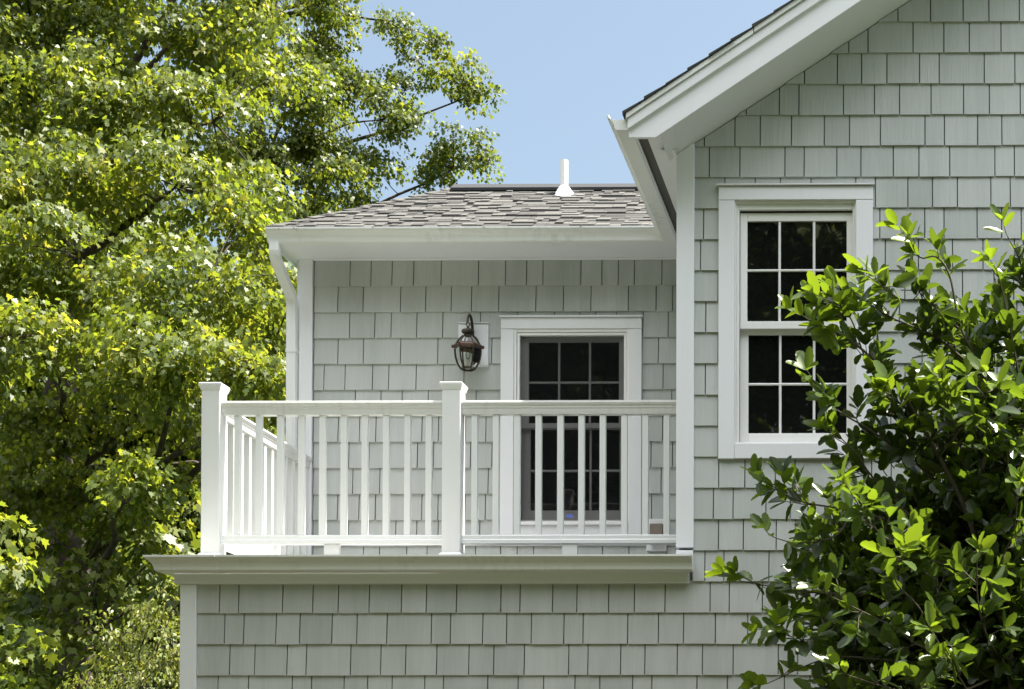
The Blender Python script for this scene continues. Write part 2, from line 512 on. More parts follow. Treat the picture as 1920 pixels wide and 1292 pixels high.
# side walls
def side(X, sgn): return lambda u, o, z: (X + sgn * o, u, z)
rows = [(zF - STEP * i, zF - STEP * (i - 1), []) for i in range(0, 15)]
siding('shingle_siding', rows, 0.09, YB - 0.02, side(XW, -1), house, r=random.Random(3))
rows = [(zb1 - STB * i, zb1 - STB * (i - 1), []) for i in range(0, 14)]
siding('shingle_siding', rows, YB + 0.1, 3.4, side(XL, -1), house, r=random.Random(4))
rows = [(zF - STEP * i, zF - STEP * (i - 1), []) for i in range(14, 30)]
siding('shingle_siding', rows, 0.1, 5.5, side(XL, -1), house, r=random.Random(5))

# ------------------------------------------------------------------ wall cores behind the siding
def framed(m, x0, x1, y0, y1, z0, z1, hole):
    for r_ in minus([(x0, x1, z0, z1)], hole): m.box(r_[0], r_[1], y0, y1, r_[2], r_[3])
w = MB()
framed(w, XW + 0.004, XR - 0.004, 0.003, 0.15, 0.0, 5.5, WIN_M)
w.prism_y([(XW + 0.004, 5.5), (XR - 0.004, 5.5), (XRIDGE, zrake(XRIDGE) + 0.05)], 0.003, 0.15)
w.box(XW + 0.004, XW + 0.15, 0.15, DEPTH, 0, 5.5)
w.box(XR - 0.15, XR - 0.004, 0.15, DEPTH, 0, 5.5)
w.box(XW + 0.15, XR - 0.15, DEPTH - 0.15, DEPTH, 0, 5.5)
w.box(XL + 0.004, XW + 0.002, 0.003, 0.15, 0, 3.02)
w.box(XL + 0.004, XL + 0.15, 0.15, 5.6, 0, 3.02)
w.box(XL + 0.15, XW, 5.45, 5.6, 0, 3.02)
framed(w, XL + 0.004, XW + 0.002, YB + 0.003, YB + 0.15, 3.02, 5.53, WIN_B)
w.box(XL + 0.004, XL + 0.15, YB + 0.15, 3.5, 3.02, 5.53)
w.box(XL + 0.15, XW, 3.35, 3.5, 3.02, 5.53)
w.build('wall', M_UNDER, house)
d = MB(); d.box(XL + 0.02, XW + 0.002, 0.0, YB + 0.002, 3.02, 3.10)
d.build('balcony_floor', M_DECK, house)

# ------------------------------------------------------------------ corner boards and frieze
BV = 0.0025
c = MB(); zc0 = PZ(1028, 0, 1290); c.prism_y([(XW - 0.012, zc0), (XW + 0.092, zc0), (XW + 0.092, zrake(XW + 0.092) + 0.004), (XW - 0.012, zrake(XW - 0.012) + 0.004)], -0.030, 0.085)
c.build('corner_board', M_TRIM, house, BV)
c = MB(); c.box(XW - 0.012, XW + 0.09, -0.028, 0.085, 3.10, PZ(1033, 0, 1290)); c.build('corner_board', M_TRIM, house, BV)
c = MB(); c.box(XL - 0.006, XL + 0.088, -0.030, 0.09, 0.0, PZ(1097, 0, 360)); c.build('corner_board', M_TRIM, house, BV)
xu0, xu1 = PX(563, YB, 650), PX(587.5, YB, 650)
c = MB(); c.box(xu0, xu1, YB - 0.028, YB + 0.05, 3.1, ZS - 0.002); c.box(PX(557, YB, 650), xu0 - 0.002, YB - 0.006, YB + 0.10, 3.1, ZS - 0.002)
c.build('corner_board', M_TRIM, house, BV)
c = MB(); c.box(xu1 + 0.002, XW - 0.014, YB - 0.032, YB + 0.0, PZ(488.5, YB, 900), ZS - 0.001); c.build('frieze_board', M_TRIM, house, BV)
c = MB(); c.box(XL - 0.035, PX(1293, 0, 1085), -0.045, 0.0, PZ(1096, 0, 800), 3.045)
c.box(XL - 0.035, XL, 0.0, 5.4, PZ(1096, 0, 800), 3.045)
c.build('frieze_board', M_TRIM, house, BV)

# ------------------------------------------------------------------ gutters, soffits, fascia
GP = [(0, -0.004), (0, -0.088), (0.070, -0.088), (0.080, -0.080), (0.083, -0.062), (0.090, -0.045), (0.103, -0.030), (0.117, -0.020), (0.122, -0.012),
      (0.127, -0.011), (0.127, 0.0), (0.114, 0.0), (0.113, -0.014), (0.10, -0.030), (0.02, -0.030), (0.004, -0.004)]
ZG = PZ(1040, -0.17, 700)
gt = MB(); gt.sweep(GP, [(PX(1296, -0.1, 1060), -0.047), (XL - 0.037, -0.047), (XL - 0.037, 5.3)], ZG, -1)
gt.build('gutter', M_GUTTER, house)
ec = MB(); xe = PX(1296, -0.1, 1060)
ec.prism([(o * 1.03, z * 1.04) for o, z in GP[:11]], lambda p: (xe + 0.001, -0.047 - p[0], ZG + p[1]), lambda p: (xe + 0.010, -0.047 - p[0], ZG + p[1]))
ec.build('gutter_end_cap', M_VINYL, house)

XF = XW - 0.235                     # fascia of the main eave
YF = YB - 0.315                     # fascia of the wing eave
XWE = PX(497, YF - 0.12, 440)       # left end of the wing gutter
ZG2 = PZ(425, YF - 0.12, 860)
gt = MB(); gt.sweep(GP, [(XF, YR + 0.012), (XF, YF), (XWE, YF)], ZG2, -1)
gt.build('gutter', M_GUTTER, house)
GS = [(o * 1.012 + 0.0005, z * 1.012) for o, z in GP[1:11]] + [(0.115, 0.001), (0.0, -0.01)]
for q in (1202, 860):
    sm = MB(); x_ = PX(q, YF - 0.12, 440); sm.sweep(GS, [(x_ + 0.016, YF - 0.0005), (x_ - 0.016, YF - 0.0005)], ZG2, -1); sm.build('gutter_joint', M_GUTTER, house)
for q in (398, 1010):
    sm = MB(); x_ = PX(q, -0.17, 1055); sm.sweep(GS, [(x_ + 0.014, -0.0475), (x_ - 0.014, -0.0475)], ZG, -1); sm.build('gutter_joint', M_GUTTER, house)
lt = MB(); r4 = random.Random(12)
for q, dz in ((522, -0.004), (524, -0.012), (552, -0.006), (556, -0.012), (560, -0.008), (557, -0.020), (908, -0.003), (700, 0.0), (1090, 0.0)):
    x_ = PX(q, YF - 0.128, 435)
    lt.tube([(x_, YF - 0.129, ZG2 + dz), (x_ + r4.uniform(-.012, .012), YF - 0.132, ZG2 + dz - r4.uniform(0.002, 0.014))], [0.0028, 0.0018], 5)
lt.build('leaf_litter', M_DARK, house)['kind'] = 'stuff'
s = MB()
s.box(XF, XF + 0.02, YR + 0.02, YF + 0.02, ZS - 0.012, ZG2 - 0.006)
s.box(XWE, XF + 0.018, YF, YF + 0.02, ZS - 0.010, ZG2 - 0.008)
s.box(XWE, XWE + 0.02, YF + 0.02, 3.7, ZS - 0.010, ZG2 - 0.008)
s.build('fascia', M_TRIM, house, 0.002)
s = MB()
s.box(XF + 0.084, XW + 0.01, YR + 0.03, YB + 0.01, ZS, ZS + 0.012)
s.box(XWE + 0.02, XF + 0.084, YF + 0.02, YB + 0.01, ZS - 0.002, ZS + 0.010)
s.box(XWE + 0.02, XL + 0.01, YB + 0.012, 3.6, ZS - 0.001, ZS + 0.010)
s.box(XF + 0.021, XF + 0.030, YR + 0.03, YF + 0.0, ZS - 0.008, ZS + 0.012)
# sloping soffit of the gable overhang
s.prism_y([(XW - 0.06, zrake(XW - 0.06) + 0.006), (XRIDGE, zrake(XRIDGE) + 0.006), (XRIDGE, zrake(XRIDGE) + 0.022), (XW - 0.06, zrake(XW - 0.06) + 0.022)], YR + 0.03, 0.0)
s.prism_y([(2*XRIDGE - XW + 0.06, zrake(XW - 0.06) + 0.006), (2*XRIDGE - XRIDGE, zrake(XRIDGE) + 0.006), (XRIDGE, zrake(XRIDGE) + 0.022), (2*XRIDGE - XW + 0.06, zrake(XW - 0.06) + 0.022)], YR + 0.03, 0.0)
s.prism_y([(XW - 0.075, ZS - 0.022), (XW - 0.012, ZS - 0.022), (XW - 0.012, zrake(XW - 0.012)), (XW - 0.105, zrake(XW - 0.105) + 0.055)], -0.12, 0.0)
s.build('soffit', M_TRIM, house)
s = MB(); s.box(XF + 0.030, XF + 0.084, YR + 0.03, YF + 0.02, ZS + 0.004, ZS + 0.014)
s.build('soffit_vent', M_DARK, house)

# ------------------------------------------------------------------ main roof: rake boards, drip edge, shingle courses
xcut = PX(1179, YR, 240); zcut = PZ(258, YR, 1196)
def rakepoly(o0, o1, x0, x1=XRIDGE):
    return [(x0, zrake(x0) + o0), (x1, zrake(x1) + o0), (x1, zrake(x1) + o1), (x0, zrake(x0) + o1)]
def mirror(poly): return [(2 * XRIDGE - x, z) for x, z in poly]
lowb = clip(rakepoly(0.0, 0.150, xcut), lambda p: p[1] - zcut)
m = MB()
for pl in (lowb, mirror(lowb)): m.prism_y(pl, YR, YR + 0.025)
m.build('rake_board', M_TRIM, house, BV)
m = MB()
for pl in (rakepoly(0.144, 0.204, xcut - 0.004), mirror(rakepoly(0.144, 0.204, xcut - 0.004))): m.prism_y(pl, YR - 0.022, YR + 0.02)
m.build('rake_moulding', M_TRIM, house, BV)
xj = PX(1415, YR, 50)
m = MB()
m.prism_y(rakepoly(0.2065, 0.236, xcut - 0.012, xj - 0.004), YR - 0.034, YR + 0.03)
m.prism_y(rakepoly(0.2085, 0.238, xj), YR - 0.037, YR + 0.03)
m.prism_y(mirror(rakepoly(0.207, 0.236, xcut - 0.012)), YR - 0.034, YR + 0.03)
m.build('drip_edge', M_VINYL, house, 0.0015)
m = MB()
def slope_main(x, h): return zrake(x) + 0.240 + h
m.prism_y(rakepoly(0.21, 0.236, xcut - 0.004), YR + 0.03, DEPTH + 0.3)
m.prism_y(mirror(rakepoly(0.21, 0.236, xcut - 0.004)), YR + 0.03, DEPTH + 0.3)
m.build('roof_deck', M_UNDER, house)
m = MB(); r2 = random.Random(21)
x = xcut - 0.03; i = 0
while x < XRIDGE:
    x1 = min(x + 0.122, XRIDGE)
    yy = YR - 0.040 - r2.uniform(0, 0.014)
    y = yy
    while y < DEPTH + 0.3:
        y1 = min(y + r2.uniform(0.1, 0.35), DEPTH + 0.3)
        if y > YR + 2.5: y1 = DEPTH + 0.3
        tk = r2.choice([0.010, 0.016])
        for mir in (False, True):
            pl = [(x, slope_main(x, -0.003)), (x1 + 0.02, slope_main(x1 + 0.02, -0.003)), (x1 + 0.02, slope_main(x1 + 0.02, 0.001)), (x, slope_main(x, tk))]
            m.prism_y(mirror(pl) if mir else pl, y, y1, r2.random() * 0.5)
        y = y1
    x = x1
m.build('roof_shingles', M_ROOF, house)
m = MB(); m.prism_y([(XRIDGE - 0.15, slope_main(XRIDGE - 0.15, 0.014)), (XRIDGE + 0.15, slope_main(XRIDGE - 0.15, 0.014)), (XRIDGE + 0.0, slope_main(XRIDGE, 0.03))], YR - 0.05, DEPTH + 0.3)
m.build('ridge_cap', M_RIDGE, house)

# ------------------------------------------------------------------ wing hip roof
WP = 0.635
X0 = XWE + 0.03; Y0 = YF - 0.085; Z0 = ZG2 + 0.010
RUN = 0.985
YRG = Y0 + RUN
ZRG = Z0 + WP * RUN
XRG = X0 + RUN
VX = XF - 0.06                        # main eave line where the valley starts
m = MB()
def wz(dd, h=0.0): return Z0 + WP * dd + h
# roof body under the shingles
m.add([(X0, Y0, Z0), (VX, Y0, Z0), (XRIDGE - 2.5, YRG, ZRG), (XRG, YRG, ZRG), (X0, Y0 + 2 * RUN, Z0), (XRIDGE - 2.5, Y0 + 2 * RUN, Z0),
       (X0, Y0, Z0 - 0.012), (VX, Y0, Z0 - 0.012), (X0, Y0 + 2 * RUN, Z0 - 0.012), (XRIDGE - 2.5, Y0 + 2 * RUN, Z0 - 0.012)],
      [(0, 1, 2, 3), (4, 0, 3), (5, 4, 3, 2), (0, 6, 7, 1), (4, 8, 6, 0), (6, 8, 9, 7)])
m.build('roof_deck', M_UNDER, house)
m = MB(); r3 = random.Random(5)
EXP = 0.062
nrow = int(RUN / EXP) + 1
for k in range(nrow):
    d0 = k * EXP - 0.012; d1 = min(d0 + EXP + 0.012, RUN)
    if d1 <= d0: break
    xa = X0 - 0.02 + max(d0, 0); xb = VX + 0.93 * d1 + 0.06
    x = xa - r3.uniform(0, 0.1)
    while x < xb:
        wdt = r3.choice([0.045, 0.06, 0.08, 0.10, 0.13, 0.17])
        x1 = x + wdt
        up = r3.random() < 0.55
        tk = r3.uniform(0.013, 0.022) if up else r3.uniform(0.005, 0.010)
        tint = r3.betavariate(1.6, 0.8) if up else r3.betavariate(0.8, 1.5)
        a_, b_ = max(x, X0 - 0.02 + d0), x1
        a2 = max(x, X0 - 0.02 + d1)
        if b_ - a_ > 0.01 and b_ > a2 + 0.002:
            v = [(a_, Y0 + d0, wz(d0, 0.001)), (b_ - 0.003, Y0 + d0, wz(d0, 0.001)), (b_ - 0.003, Y0 + d1, wz(d1, 0.001)), (a2, Y0 + d1, wz(d1, 0.001)),
                 (a_, Y0 + d0, wz(d0, tk)), (b_ - 0.003, Y0 + d0, wz(d0, tk)), (b_ - 0.003, Y0 + d1, wz(d1, tk * 0.45)), (a2, Y0 + d1, wz(d1, tk * 0.45))]
            m.add(v, [(0, 3, 2, 1), (4, 5, 6, 7), (0, 1, 5, 4), (1, 2, 6, 5), (2, 3, 7, 6), (3, 0, 4, 7)], tint)
        x = x1
# left slope, courses running back
for k in range(nrow):
    d0 = k * EXP - 0.012; d1 = min(d0 + EXP + 0.012, RUN)
    if d1 <= d0: break
    ya, yb = Y0 + d0, Y0 + 2 * RUN - d0
    y = ya
    while y < yb - 0.01:
        y1 = min(y + r3.choice([0.1, 0.15, 0.22, 0.3]), yb)
        tk = r3.choice([0.008, 0.015])
        v = []
        for h0, h1 in ((0.001, 0.001), (tk, tk * 0.4)):
            c0 = min(max(y, ya + (d1 - d0)), yb); c1 = max(min(y1, yb - (d1 - d0)), c0)
            v += [(X0 + d0, y, wz(d0, h0)), (X0 + d0, y1 - 0.003, wz(d0, h0)), (X0 + d1, c1, wz(d1, h1)), (X0 + d1, c0, wz(d1, h1))]
        m.add(v, [(0, 3, 2, 1), (4, 5, 6, 7), (0, 1, 5, 4), (1, 2, 6, 5), (2, 3, 7, 6), (3, 0, 4, 7)], r3.random())
        y = y1
# hip caps
nh = 11
for k in range(nh):
    t0, t1 = k / nh, (k + 1.15) / nh
    p0 = Vector((X0 + RUN * t0, Y0 + RUN * t0, wz(RUN * t0, 0.022))); p1 = Vector((X0 + RUN * t1, Y0 + RUN * t1, wz(RUN * t1, 0.012)))
    if k == nh - 1: p1 = Vector((XRG, YRG, ZRG + 0.016))
    u = 0.055
    m.add([p0, p1, p1 + Vector((u, 0, -0.006)), p0 + Vector((u, 0, -0.006)), p1 + Vector((0, u, -0.006)), p0 + Vector((0, u, -0.006)), p0 + Vector((u*.5, u*.5, -0.02))],
          [(0, 3, 2, 1), (0, 1, 4, 5), (0, 5, 6), (0, 6, 3)], r3.uniform(0.2, 0.9))
m.build('roof_shingles', M_ROOF, house)
m = MB()
m.prism_x([(YRG - 0.10, ZRG - 0.062 + 0.014), (YRG - 0.10, ZRG - 0.062 + 0.036), (YRG, ZRG + 0.036), (YRG + 0.10, ZRG - 0.062 + 0.046), (YRG + 0.10, ZRG - 0.062 + 0.014), (YRG, ZRG + 0.004)], XRG - 0.01, VX + 1.0)
m.build('ridge_vent', M_RIDGE, house)
# plumbing vent
pv = P3(1055, 372, Y0 + RUN * 0.80)
dd = 0.80 * RUN
m = MB(); m.tube([(pv.x, pv.y + 0.05, wz(dd)), (pv.x, pv.y + 0.05, PZ(301, pv.y + 0.05, 1055))], 0.029, 20)
pipe = m.build('vent_pipe', M_VINYL, house, smooth=False)
m = MB()
prof = [(0.088, 0.0), (0.080, 0.012), (0.055, 0.042), (0.036, 0.072), (0.030, 0.076)]
n_ = 20; v = []; f = []
for r_, h_ in prof:
    for k in range(n_):
        t = 2 * math.pi * k / n_
        yy = r_ * math.sin(t)
        v.append((pv.x + r_ * math.cos(t), pv.y + 0.05 + yy, wz(dd) + WP * yy * (1 - h_ / 0.09) + h_ + 0.012))
for i in range(len(prof) - 1):
    for k in range(n_): f.append((i*n_ + k, i*n_ + (k+1) % n_, (i+1)*n_ + (k+1) % n_, (i+1)*n_ + k))
m.add(v, f); m.box(pv.x - 0.10, pv.x + 0.10, pv.y - 0.06, pv.y - 0.055, wz(dd - 0.11, 0.016), wz(dd - 0.11, 0.02))
m.build('pipe_flashing', M_VINYL, pipe)

# ------------------------------------------------------------------ downspout
xd = PX(516, YF - 0.06, 470)
def rect_tube(m, path, hw, hd):
    rings = []
    for i, (x, y, z) in enumerate(path):
        a = Vector(path[max(i - 1, 0)]); b = Vector(path[min(i + 1, len(path) - 1)])
        t = (b - a).normalized()
        n = Vector((0, -t.z, t.y))
        rings += [(x - hw, y + n.y * hd, z + n.z * hd), (x + hw, y + n.y * hd, z + n.z * hd), (x + hw, y - n.y * hd, z - n.z * hd), (x - hw, y - n.y * hd, z - n.z * hd)]
    f = [(0, 1, 2, 3), tuple(range(len(rings) - 1, len(rings) - 5, -1))]
    for i in range(len(path) - 1):
        for j in range(4): f.append((i*4 + j, i*4 + (j+1) % 4, i*4 + 4 + (j+1) % 4, i*4 + 4 + j))
    m.add(rings, f)
y1d, y2d = YF - 0.062, YB - 0.05
z1d, z2d = ZG2 - 0.08, PZ(566, YB - 0.05, 548)
path = [(xd, y1d, z1d), (xd, y1d, z1d - 0.05)]
for k in range(1, 9):
    a = k / 8 * math.radians(52)
    path.append((xd, y1d + 0.10 * (1 - math.cos(a)), z1d - 0.05 - 0.10 * math.sin(a)))
yl, zl = path[-1][1], path[-1][2]
path.append((xd, y2d - 0.03, z2d + 0.04))
path.append((xd, y2d - 0.008, z2d + 0.015)); path.append((xd, y2d, z2d - 0.03)); path.append((xd, y2d, 3.115))
m = MB(); rect_tube(m, path, 0.032, 0.026)
for k in range(2, 9):       # crimp ridges of the elbow
    x, y, z = path[k]
    m.box(x - 0.034, x + 0.034, y - 0.030, y + 0.024, z - 0.004, z + 0.004)
ds = m.build('downspout', M_GUTTER, house)
m = MB(); zst = PZ(662, YB, 555); m.box(xd - 0.036, xu0 - 0.004, y2d - 0.030, y2d - 0.026, zst - 0.012, zst + 0.012); m.box(xd + 0.0335, xu0 - 0.003, y2d - 0.025, y2d + 0.03, zst - 0.01, zst + 0.01)
m.build('strap', M_GUTTER, ds)

# ------------------------------------------------------------------ windows
def ring(m, x0, x1, z0, z1, wl, wr, wb, wt, y0, y1):
    m.box(x0, x0 + wl, y0, y1, z0, z1); m.box(x1 - wr, x1, y0, y1, z0, z1)
    if wb: m.box(x0 + wl, x1 - wr, y0 + 0.0005, y1, z0, z0 + wb)
    if wt: m.box(x0 + wl, x1 - wr, y0 + 0.0005, y1, z1 - wt, z1)
def sash(parent, x0, x1, z0, z1, sl_, sr, sb, st, y, mx, mz, name='sash'):
    m = MB(); ring(m, x0, x1, z0, z1, sl_, sr, sb, st, y, y + 0.035)
    gx0, gx1, gz0, gz1 = x0 + sl_, x1 - sr, z0 + sb, z1 - st
    for q in mx: m.prism_z([(q - 0.009, y + 0.012), (q - 0.004, y + 0.004), (q + 0.004, y + 0.004), (q + 0.009, y + 0.012)], gz0, gz1)
    for q in mz: m.prism_x([(y + 0.0125, q - 0.009), (y + 0.0045, q - 0.004), (y + 0.0045, q + 0.004), (y + 0.0125, q + 0.009)], gx0, gx1)
    o = m.build(name, M_SASH, parent, 0.002)
    g_ = MB(); g_.box(gx0 - 0.004, gx1 + 0.004, y + 0.016, y + 0.022, gz0 - 0.004, gz1 + 0.004)
    g_.build('pane', M_GLASS, parent)
    return o
# main gable window
zc = lambda py: PZ(py, 0, 1490)
xc = lambda px: PX(px, 0, 600)
m = MB()
m.box(xc(1348), xc(1378), -0.032, 0.03, zc(862), zc(378.5)); m.box(xc(1605), xc(1637), -0.032, 0.03, zc(862), zc(378.5))
m.box(xc(1378) + .001, xc(1605) - .001, -0.033, 0.03, zc(861.5), zc(833))
m.box(xc(1348), xc(1637), -0.033, 0.03, zc(378), zc(353))
wm = m.build('window', M_TRIM, house, BV)
m = MB(); m.prism_x([(0.0, zc(347)), (-0.05, zc(349.5)), (-0.05, zc(351.5)), (0.0, zc(351.5))], xc(1345.5), xc(1640))
m.build('drip_cap', M_TRIM, wm)
m = MB()
jx0, jx1, jz0, jz1 = xc(1377), xc(1606), zc(834), zc(378)
ring(m, jx0, jx1, jz0, jz1, 0.012, 0.012, 0.012, 0.012, -0.012, 0.11)
ring(m, jx0 + 0.012, jx1 - 0.012, jz0 + 0.010, jz1 - 0.012, 0.016, 0.012, 0.004, 0.034, 0.004, 0.03)
m.build('frame', M_SASH, wm, 0.0015)
ux0, ux1 = xc(1386.5), xc(1600.5)
sash(wm, ux0, ux1, zc(613.5), zc(395.5), xc(1400) - ux0, ux1 - xc(1587), zc(599) - zc(613.5), zc(395.5) - zc(411), 0.032, [xc(1460.5), xc(1525.5)], [zc(503)])
sash(wm, ux0 - 0.004, ux1 + 0.004, zc(831.5), zc(607), xc(1401) - ux0 + .004, ux1 + .004 - xc(1586.5), zc(807) - zc(831.5), zc(607) - zc(621), 0.072, [xc(1461), xc(1525)], [zc(714)])
# balcony window with insect screen
zc = lambda py: PZ(py, YB, 1070)
xc = lambda px: PX(px, YB, 800)
Yw = YB - 0.032
m = MB()
m.box(xc(940), xc(964.5), Yw, YB + 0.03, zc(1012), zc(619)); m.box(xc(1180), xc(1204), Yw, YB + 0.03, zc(1012), zc(619))
m.box(xc(940), xc(1204), Yw - 0.001, YB + 0.03, zc(618.3), zc(598))
m.box(xc(964.5) + 0.001, xc(1180) - 0.001, Yw + 0.004, YB + 0.03, zc(1012), zc(986))
wb_ = m.build('window', M_TRIM, house, BV)
m = MB(); m.prism_x([(YB, zc(593)), (YB - 0.05, zc(595)), (YB - 0.05, zc(597.3)), (YB, zc(597.3))], xc(938.5), xc(1206)); m.build('drip_cap', M_TRIM, wb_)
m = MB()
ring(m, xc(964.5), xc(1180.5), zc(986), zc(618.5), 0.018, 0.020, 0.0, 0.020, Yw + 0.010, YB + 0.08)
ring(m, xc(970), xc(1174.5), zc(985), zc(624.5), 0.017, 0.016, 0.0, 0.018, Yw + 0.018, YB + 0.04)
m.prism_x([(YB + 0.06, zc(986)), (Yw - 0.012, zc(986)), (Yw - 0.012, zc(981)), (YB + 0.06, zc(973))], xc(966), xc(1178))
m.build('frame', M_SASH, wb_, 0.0015)
sx0, sx1 = xc(974), xc(1170)
sash(wb_, sx0, sx1, zc(801), zc(630), xc(989.5) - sx0, sx1 - xc(1159), zc(791.5) - zc(801), zc(630) - zc(639.5), YB + 0.028, [xc(1046), xc(1104)], [zc(715)])
sash(wb_, sx0, sx1, zc(973), zc(795), xc(991) - sx0, sx1 - xc(1159), zc(954) - zc(973), zc(795) - zc(801), YB + 0.064, [xc(1046), xc(1104)], [zc(879)])
m = MB(); m.add([(xc(974), YB + 0.018, zc(974)), (xc(1170), YB + 0.018, zc(974)), (xc(1170), YB + 0.018, zc(629)), (xc(974), YB + 0.018, zc(629))], [(0, 1, 2, 3)])
m.build('insect_screen', M_SCREEN, wb_, fix=False)
m = MB(); m.box(xc(1061), xc(1074), YB + 0.012, YB + 0.016, zc(970.5), zc(963.5)); m.build('sticker', M_STICK, wb_)

# ------------------------------------------------------------------ small lower gable at the right edge
ye = -0.85
ex0 = PX(1846, ye, 800); ez0 = PZ(738, ye, 1846); ex1 = ex0 + 3.0; exm = (ex0 + ex1) / 2; ezm = ez0 + 0.62 * 1.5
m = MB()
m.prism_y([(ex0 + 0.05, 0), (ex1 - 0.05, 0), (ex1 - 0.05, ez0), (exm, ezm - 0.03), (ex0 + 0.05, ez0)], ye + 0.06, -0.02)
for i in range(40):
    zz = 0.1 * i + 0.05
    wd = (ex0 + 0.048, ex1 - 0.048) if zz + 0.1 < ez0 else None
    if wd: m.prism_x([(ye + 0.06, zz), (ye + 0.046, zz), (ye + 0.056, zz + 0.098), (ye + 0.06, zz + 0.098)], *wd)
pg = m.build('entry_gable_wall', M_OLIVE, house)
m = MB()
for mir in (0, 1):
    pl = [(ex0 - 0.06, ez0 - 0.05), (exm, ezm - 0.01), (exm, ezm + 0.05), (ex0 - 0.06, ez0 + 0.01)]
    if mir: pl = [(2 * exm - x, z) for x, z in pl]
    m.prism_y(pl, ye - 0.02, -0.02, 0.15)
m.build('entry_gable_roof', M_ROOF, pg)

# ------------------------------------------------------------------ balcony railing
YC = 0.27
rail = empty('balcony_railing', (PX(620, YC, 1040), YC, 3.10), 'white railing with square posts round the balcony', 'railing')
PH = 0.0555
zcap = PZ(714, YC - PH, 400); zflo = 3.10
lp = PX(377, YC - PH, 850) + PH; mp_ = PX(828.5, YC - PH, 850) + PH
def make_post(xc_):
    m = MB(); m.box(xc_ - PH, xc_ + PH, YC - PH, YC + PH, zflo, zcap - 0.04)
    p = m.build('post', M_VINYL, rail, 0.003)
    m = MB()
    h = 0.068
    def sq(r_, z): return [(xc_ - r_, YC - r_, z), (xc_ + r_, YC - r_, z), (xc_ + r_, YC + r_, z), (xc_ - r_, YC + r_, z)]
    lv = [(PH + 0.001, -0.058), (PH + 0.005, -0.050), (PH + 0.010, -0.034), (h - 0.002, -0.028), (h, -0.026), (h, -0.014), (h - 0.004, -0.011), (0.003, 0.004)]
    v = []; f = []
    for r_, dz in lv: v += sq(r_, zcap + dz)
    for i in range(len(lv) - 1):
        for j in range(4): f.append((i*4 + j, i*4 + (j+1) % 4, i*4 + 4 + (j+1) % 4, i*4 + 4 + j))
    f += [(0, 1, 2, 3), (len(v) - 4, len(v) - 3, len(v) - 2, len(v) - 1)]
    m.add(v, f); m.build('post_cap', M_VINYL, p)
    m = MB(); v = []; f = []
    lv = [(PH + 0.016, 0.0), (PH + 0.016, 0.085), (PH + 0.010, 0.095), (PH + 0.002, 0.102)]
    for r_, dz in lv: v += sq(r_, zflo + dz)
    for i in range(len(lv) - 1):
        for j in range(4): f.append((i*4 + j, i*4 + (j+1) % 4, i*4 + 4 + (j+1) % 4, i*4 + 4 + j))
    m.add(v, f); m.build('post_skirt', M_VINYL, p)
for q in (lp, mp_): make_post(q)
zt1 = PZ(752, YC - 0.04, 640); zb0 = PZ(1020, YC - 0.02, 640)
TOPP = [(-0.043, 0.0), (-0.045, -0.012), (-0.040, -0.024), (-0.034, -0.030), (-0.034, -0.040), (-0.030, -0.046), (-0.028, -0.062), (-0.025, -0.078)]
TOPP = [(-0.030, 0.004)] + TOPP
TOPP = TOPP + [(-a, b) for a, b in reversed(TOPP)]
BOTP = [(-0.020, 0.054), (-0.026, 0.048), (-0.026, 0.028), (-0.030, 0.022), (-0.030, 0.002), (-0.028, 0.0)]
BOTP = BOTP + [(-a, b) for a, b in reversed(BOTP)]
zbt = zb0 + 0.054; ztb = zt1 - 0.078
def add_rail(x0, x1):
    m = MB(); m.prism_x([(YC + a, zt1 + b) for a, b in TOPP], x0, x1); m.build('top_rail', M_RAIL, rail)
    m = MB(); m.prism_x([(YC + a, zb0 + b) for a, b in BOTP], x0, x1); m.build('bottom_rail', M_VINYL, rail)
add_rail(lp + PH + 0.001, mp_ - PH - 0.001); add_rail(mp_ + PH + 0.001, XW - 0.015)
m = MB(); m.prism_y([(lp + a, zt1 + b) for a, b in TOPP], YC + PH + 0.001, YB - 0.018); m.build('top_rail', M_RAIL, rail)
m = MB(); m.prism_y([(lp + a, zb0 + b) for a, b in BOTP], YC + PH + 0.001, YB - 0.018); m.build('bottom_rail', M_VINYL, rail)
BH = 0.0178
rl = world_loc(rail)
m = MB(); m.box(rl.x - BH, rl.x + BH, rl.y - BH, rl.y + BH, zbt - 0.004, ztb + 0.004)
bal = m.build('baluster', M_VINYL, rail, 0.0015)
spots = [(PX(p, YC - BH, 880), YC) for p in (444, 484, 524, 564, 603.5, 643.5, 683, 723, 763, 803, 889, 929, 969, 1009, 1050, 1089.5, 1129.5, 1170, 1209.5, 1249.5)]
ys = YC + PH + 0.09
while ys < YB - 0.05:
    spots.append((lp, ys)); ys += 0.1275
for i, (x, y) in enumerate(spots):
    o = bal
    if i:
        o = bal.copy(); COL.objects.link(o); o.parent = rail
    o.location = (x - rl.x, y - rl.y, 0)
for a, b in ((607, 635), (1054, 1082)):
    m = MB(); m.box(PX(a, YC - .02, 1030), PX(b, YC - .02, 1030), YC - 0.02, YC + 0.02, zflo, zb0 - 0.001); m.build('support_block', M_VINYL, rail, 0.002)

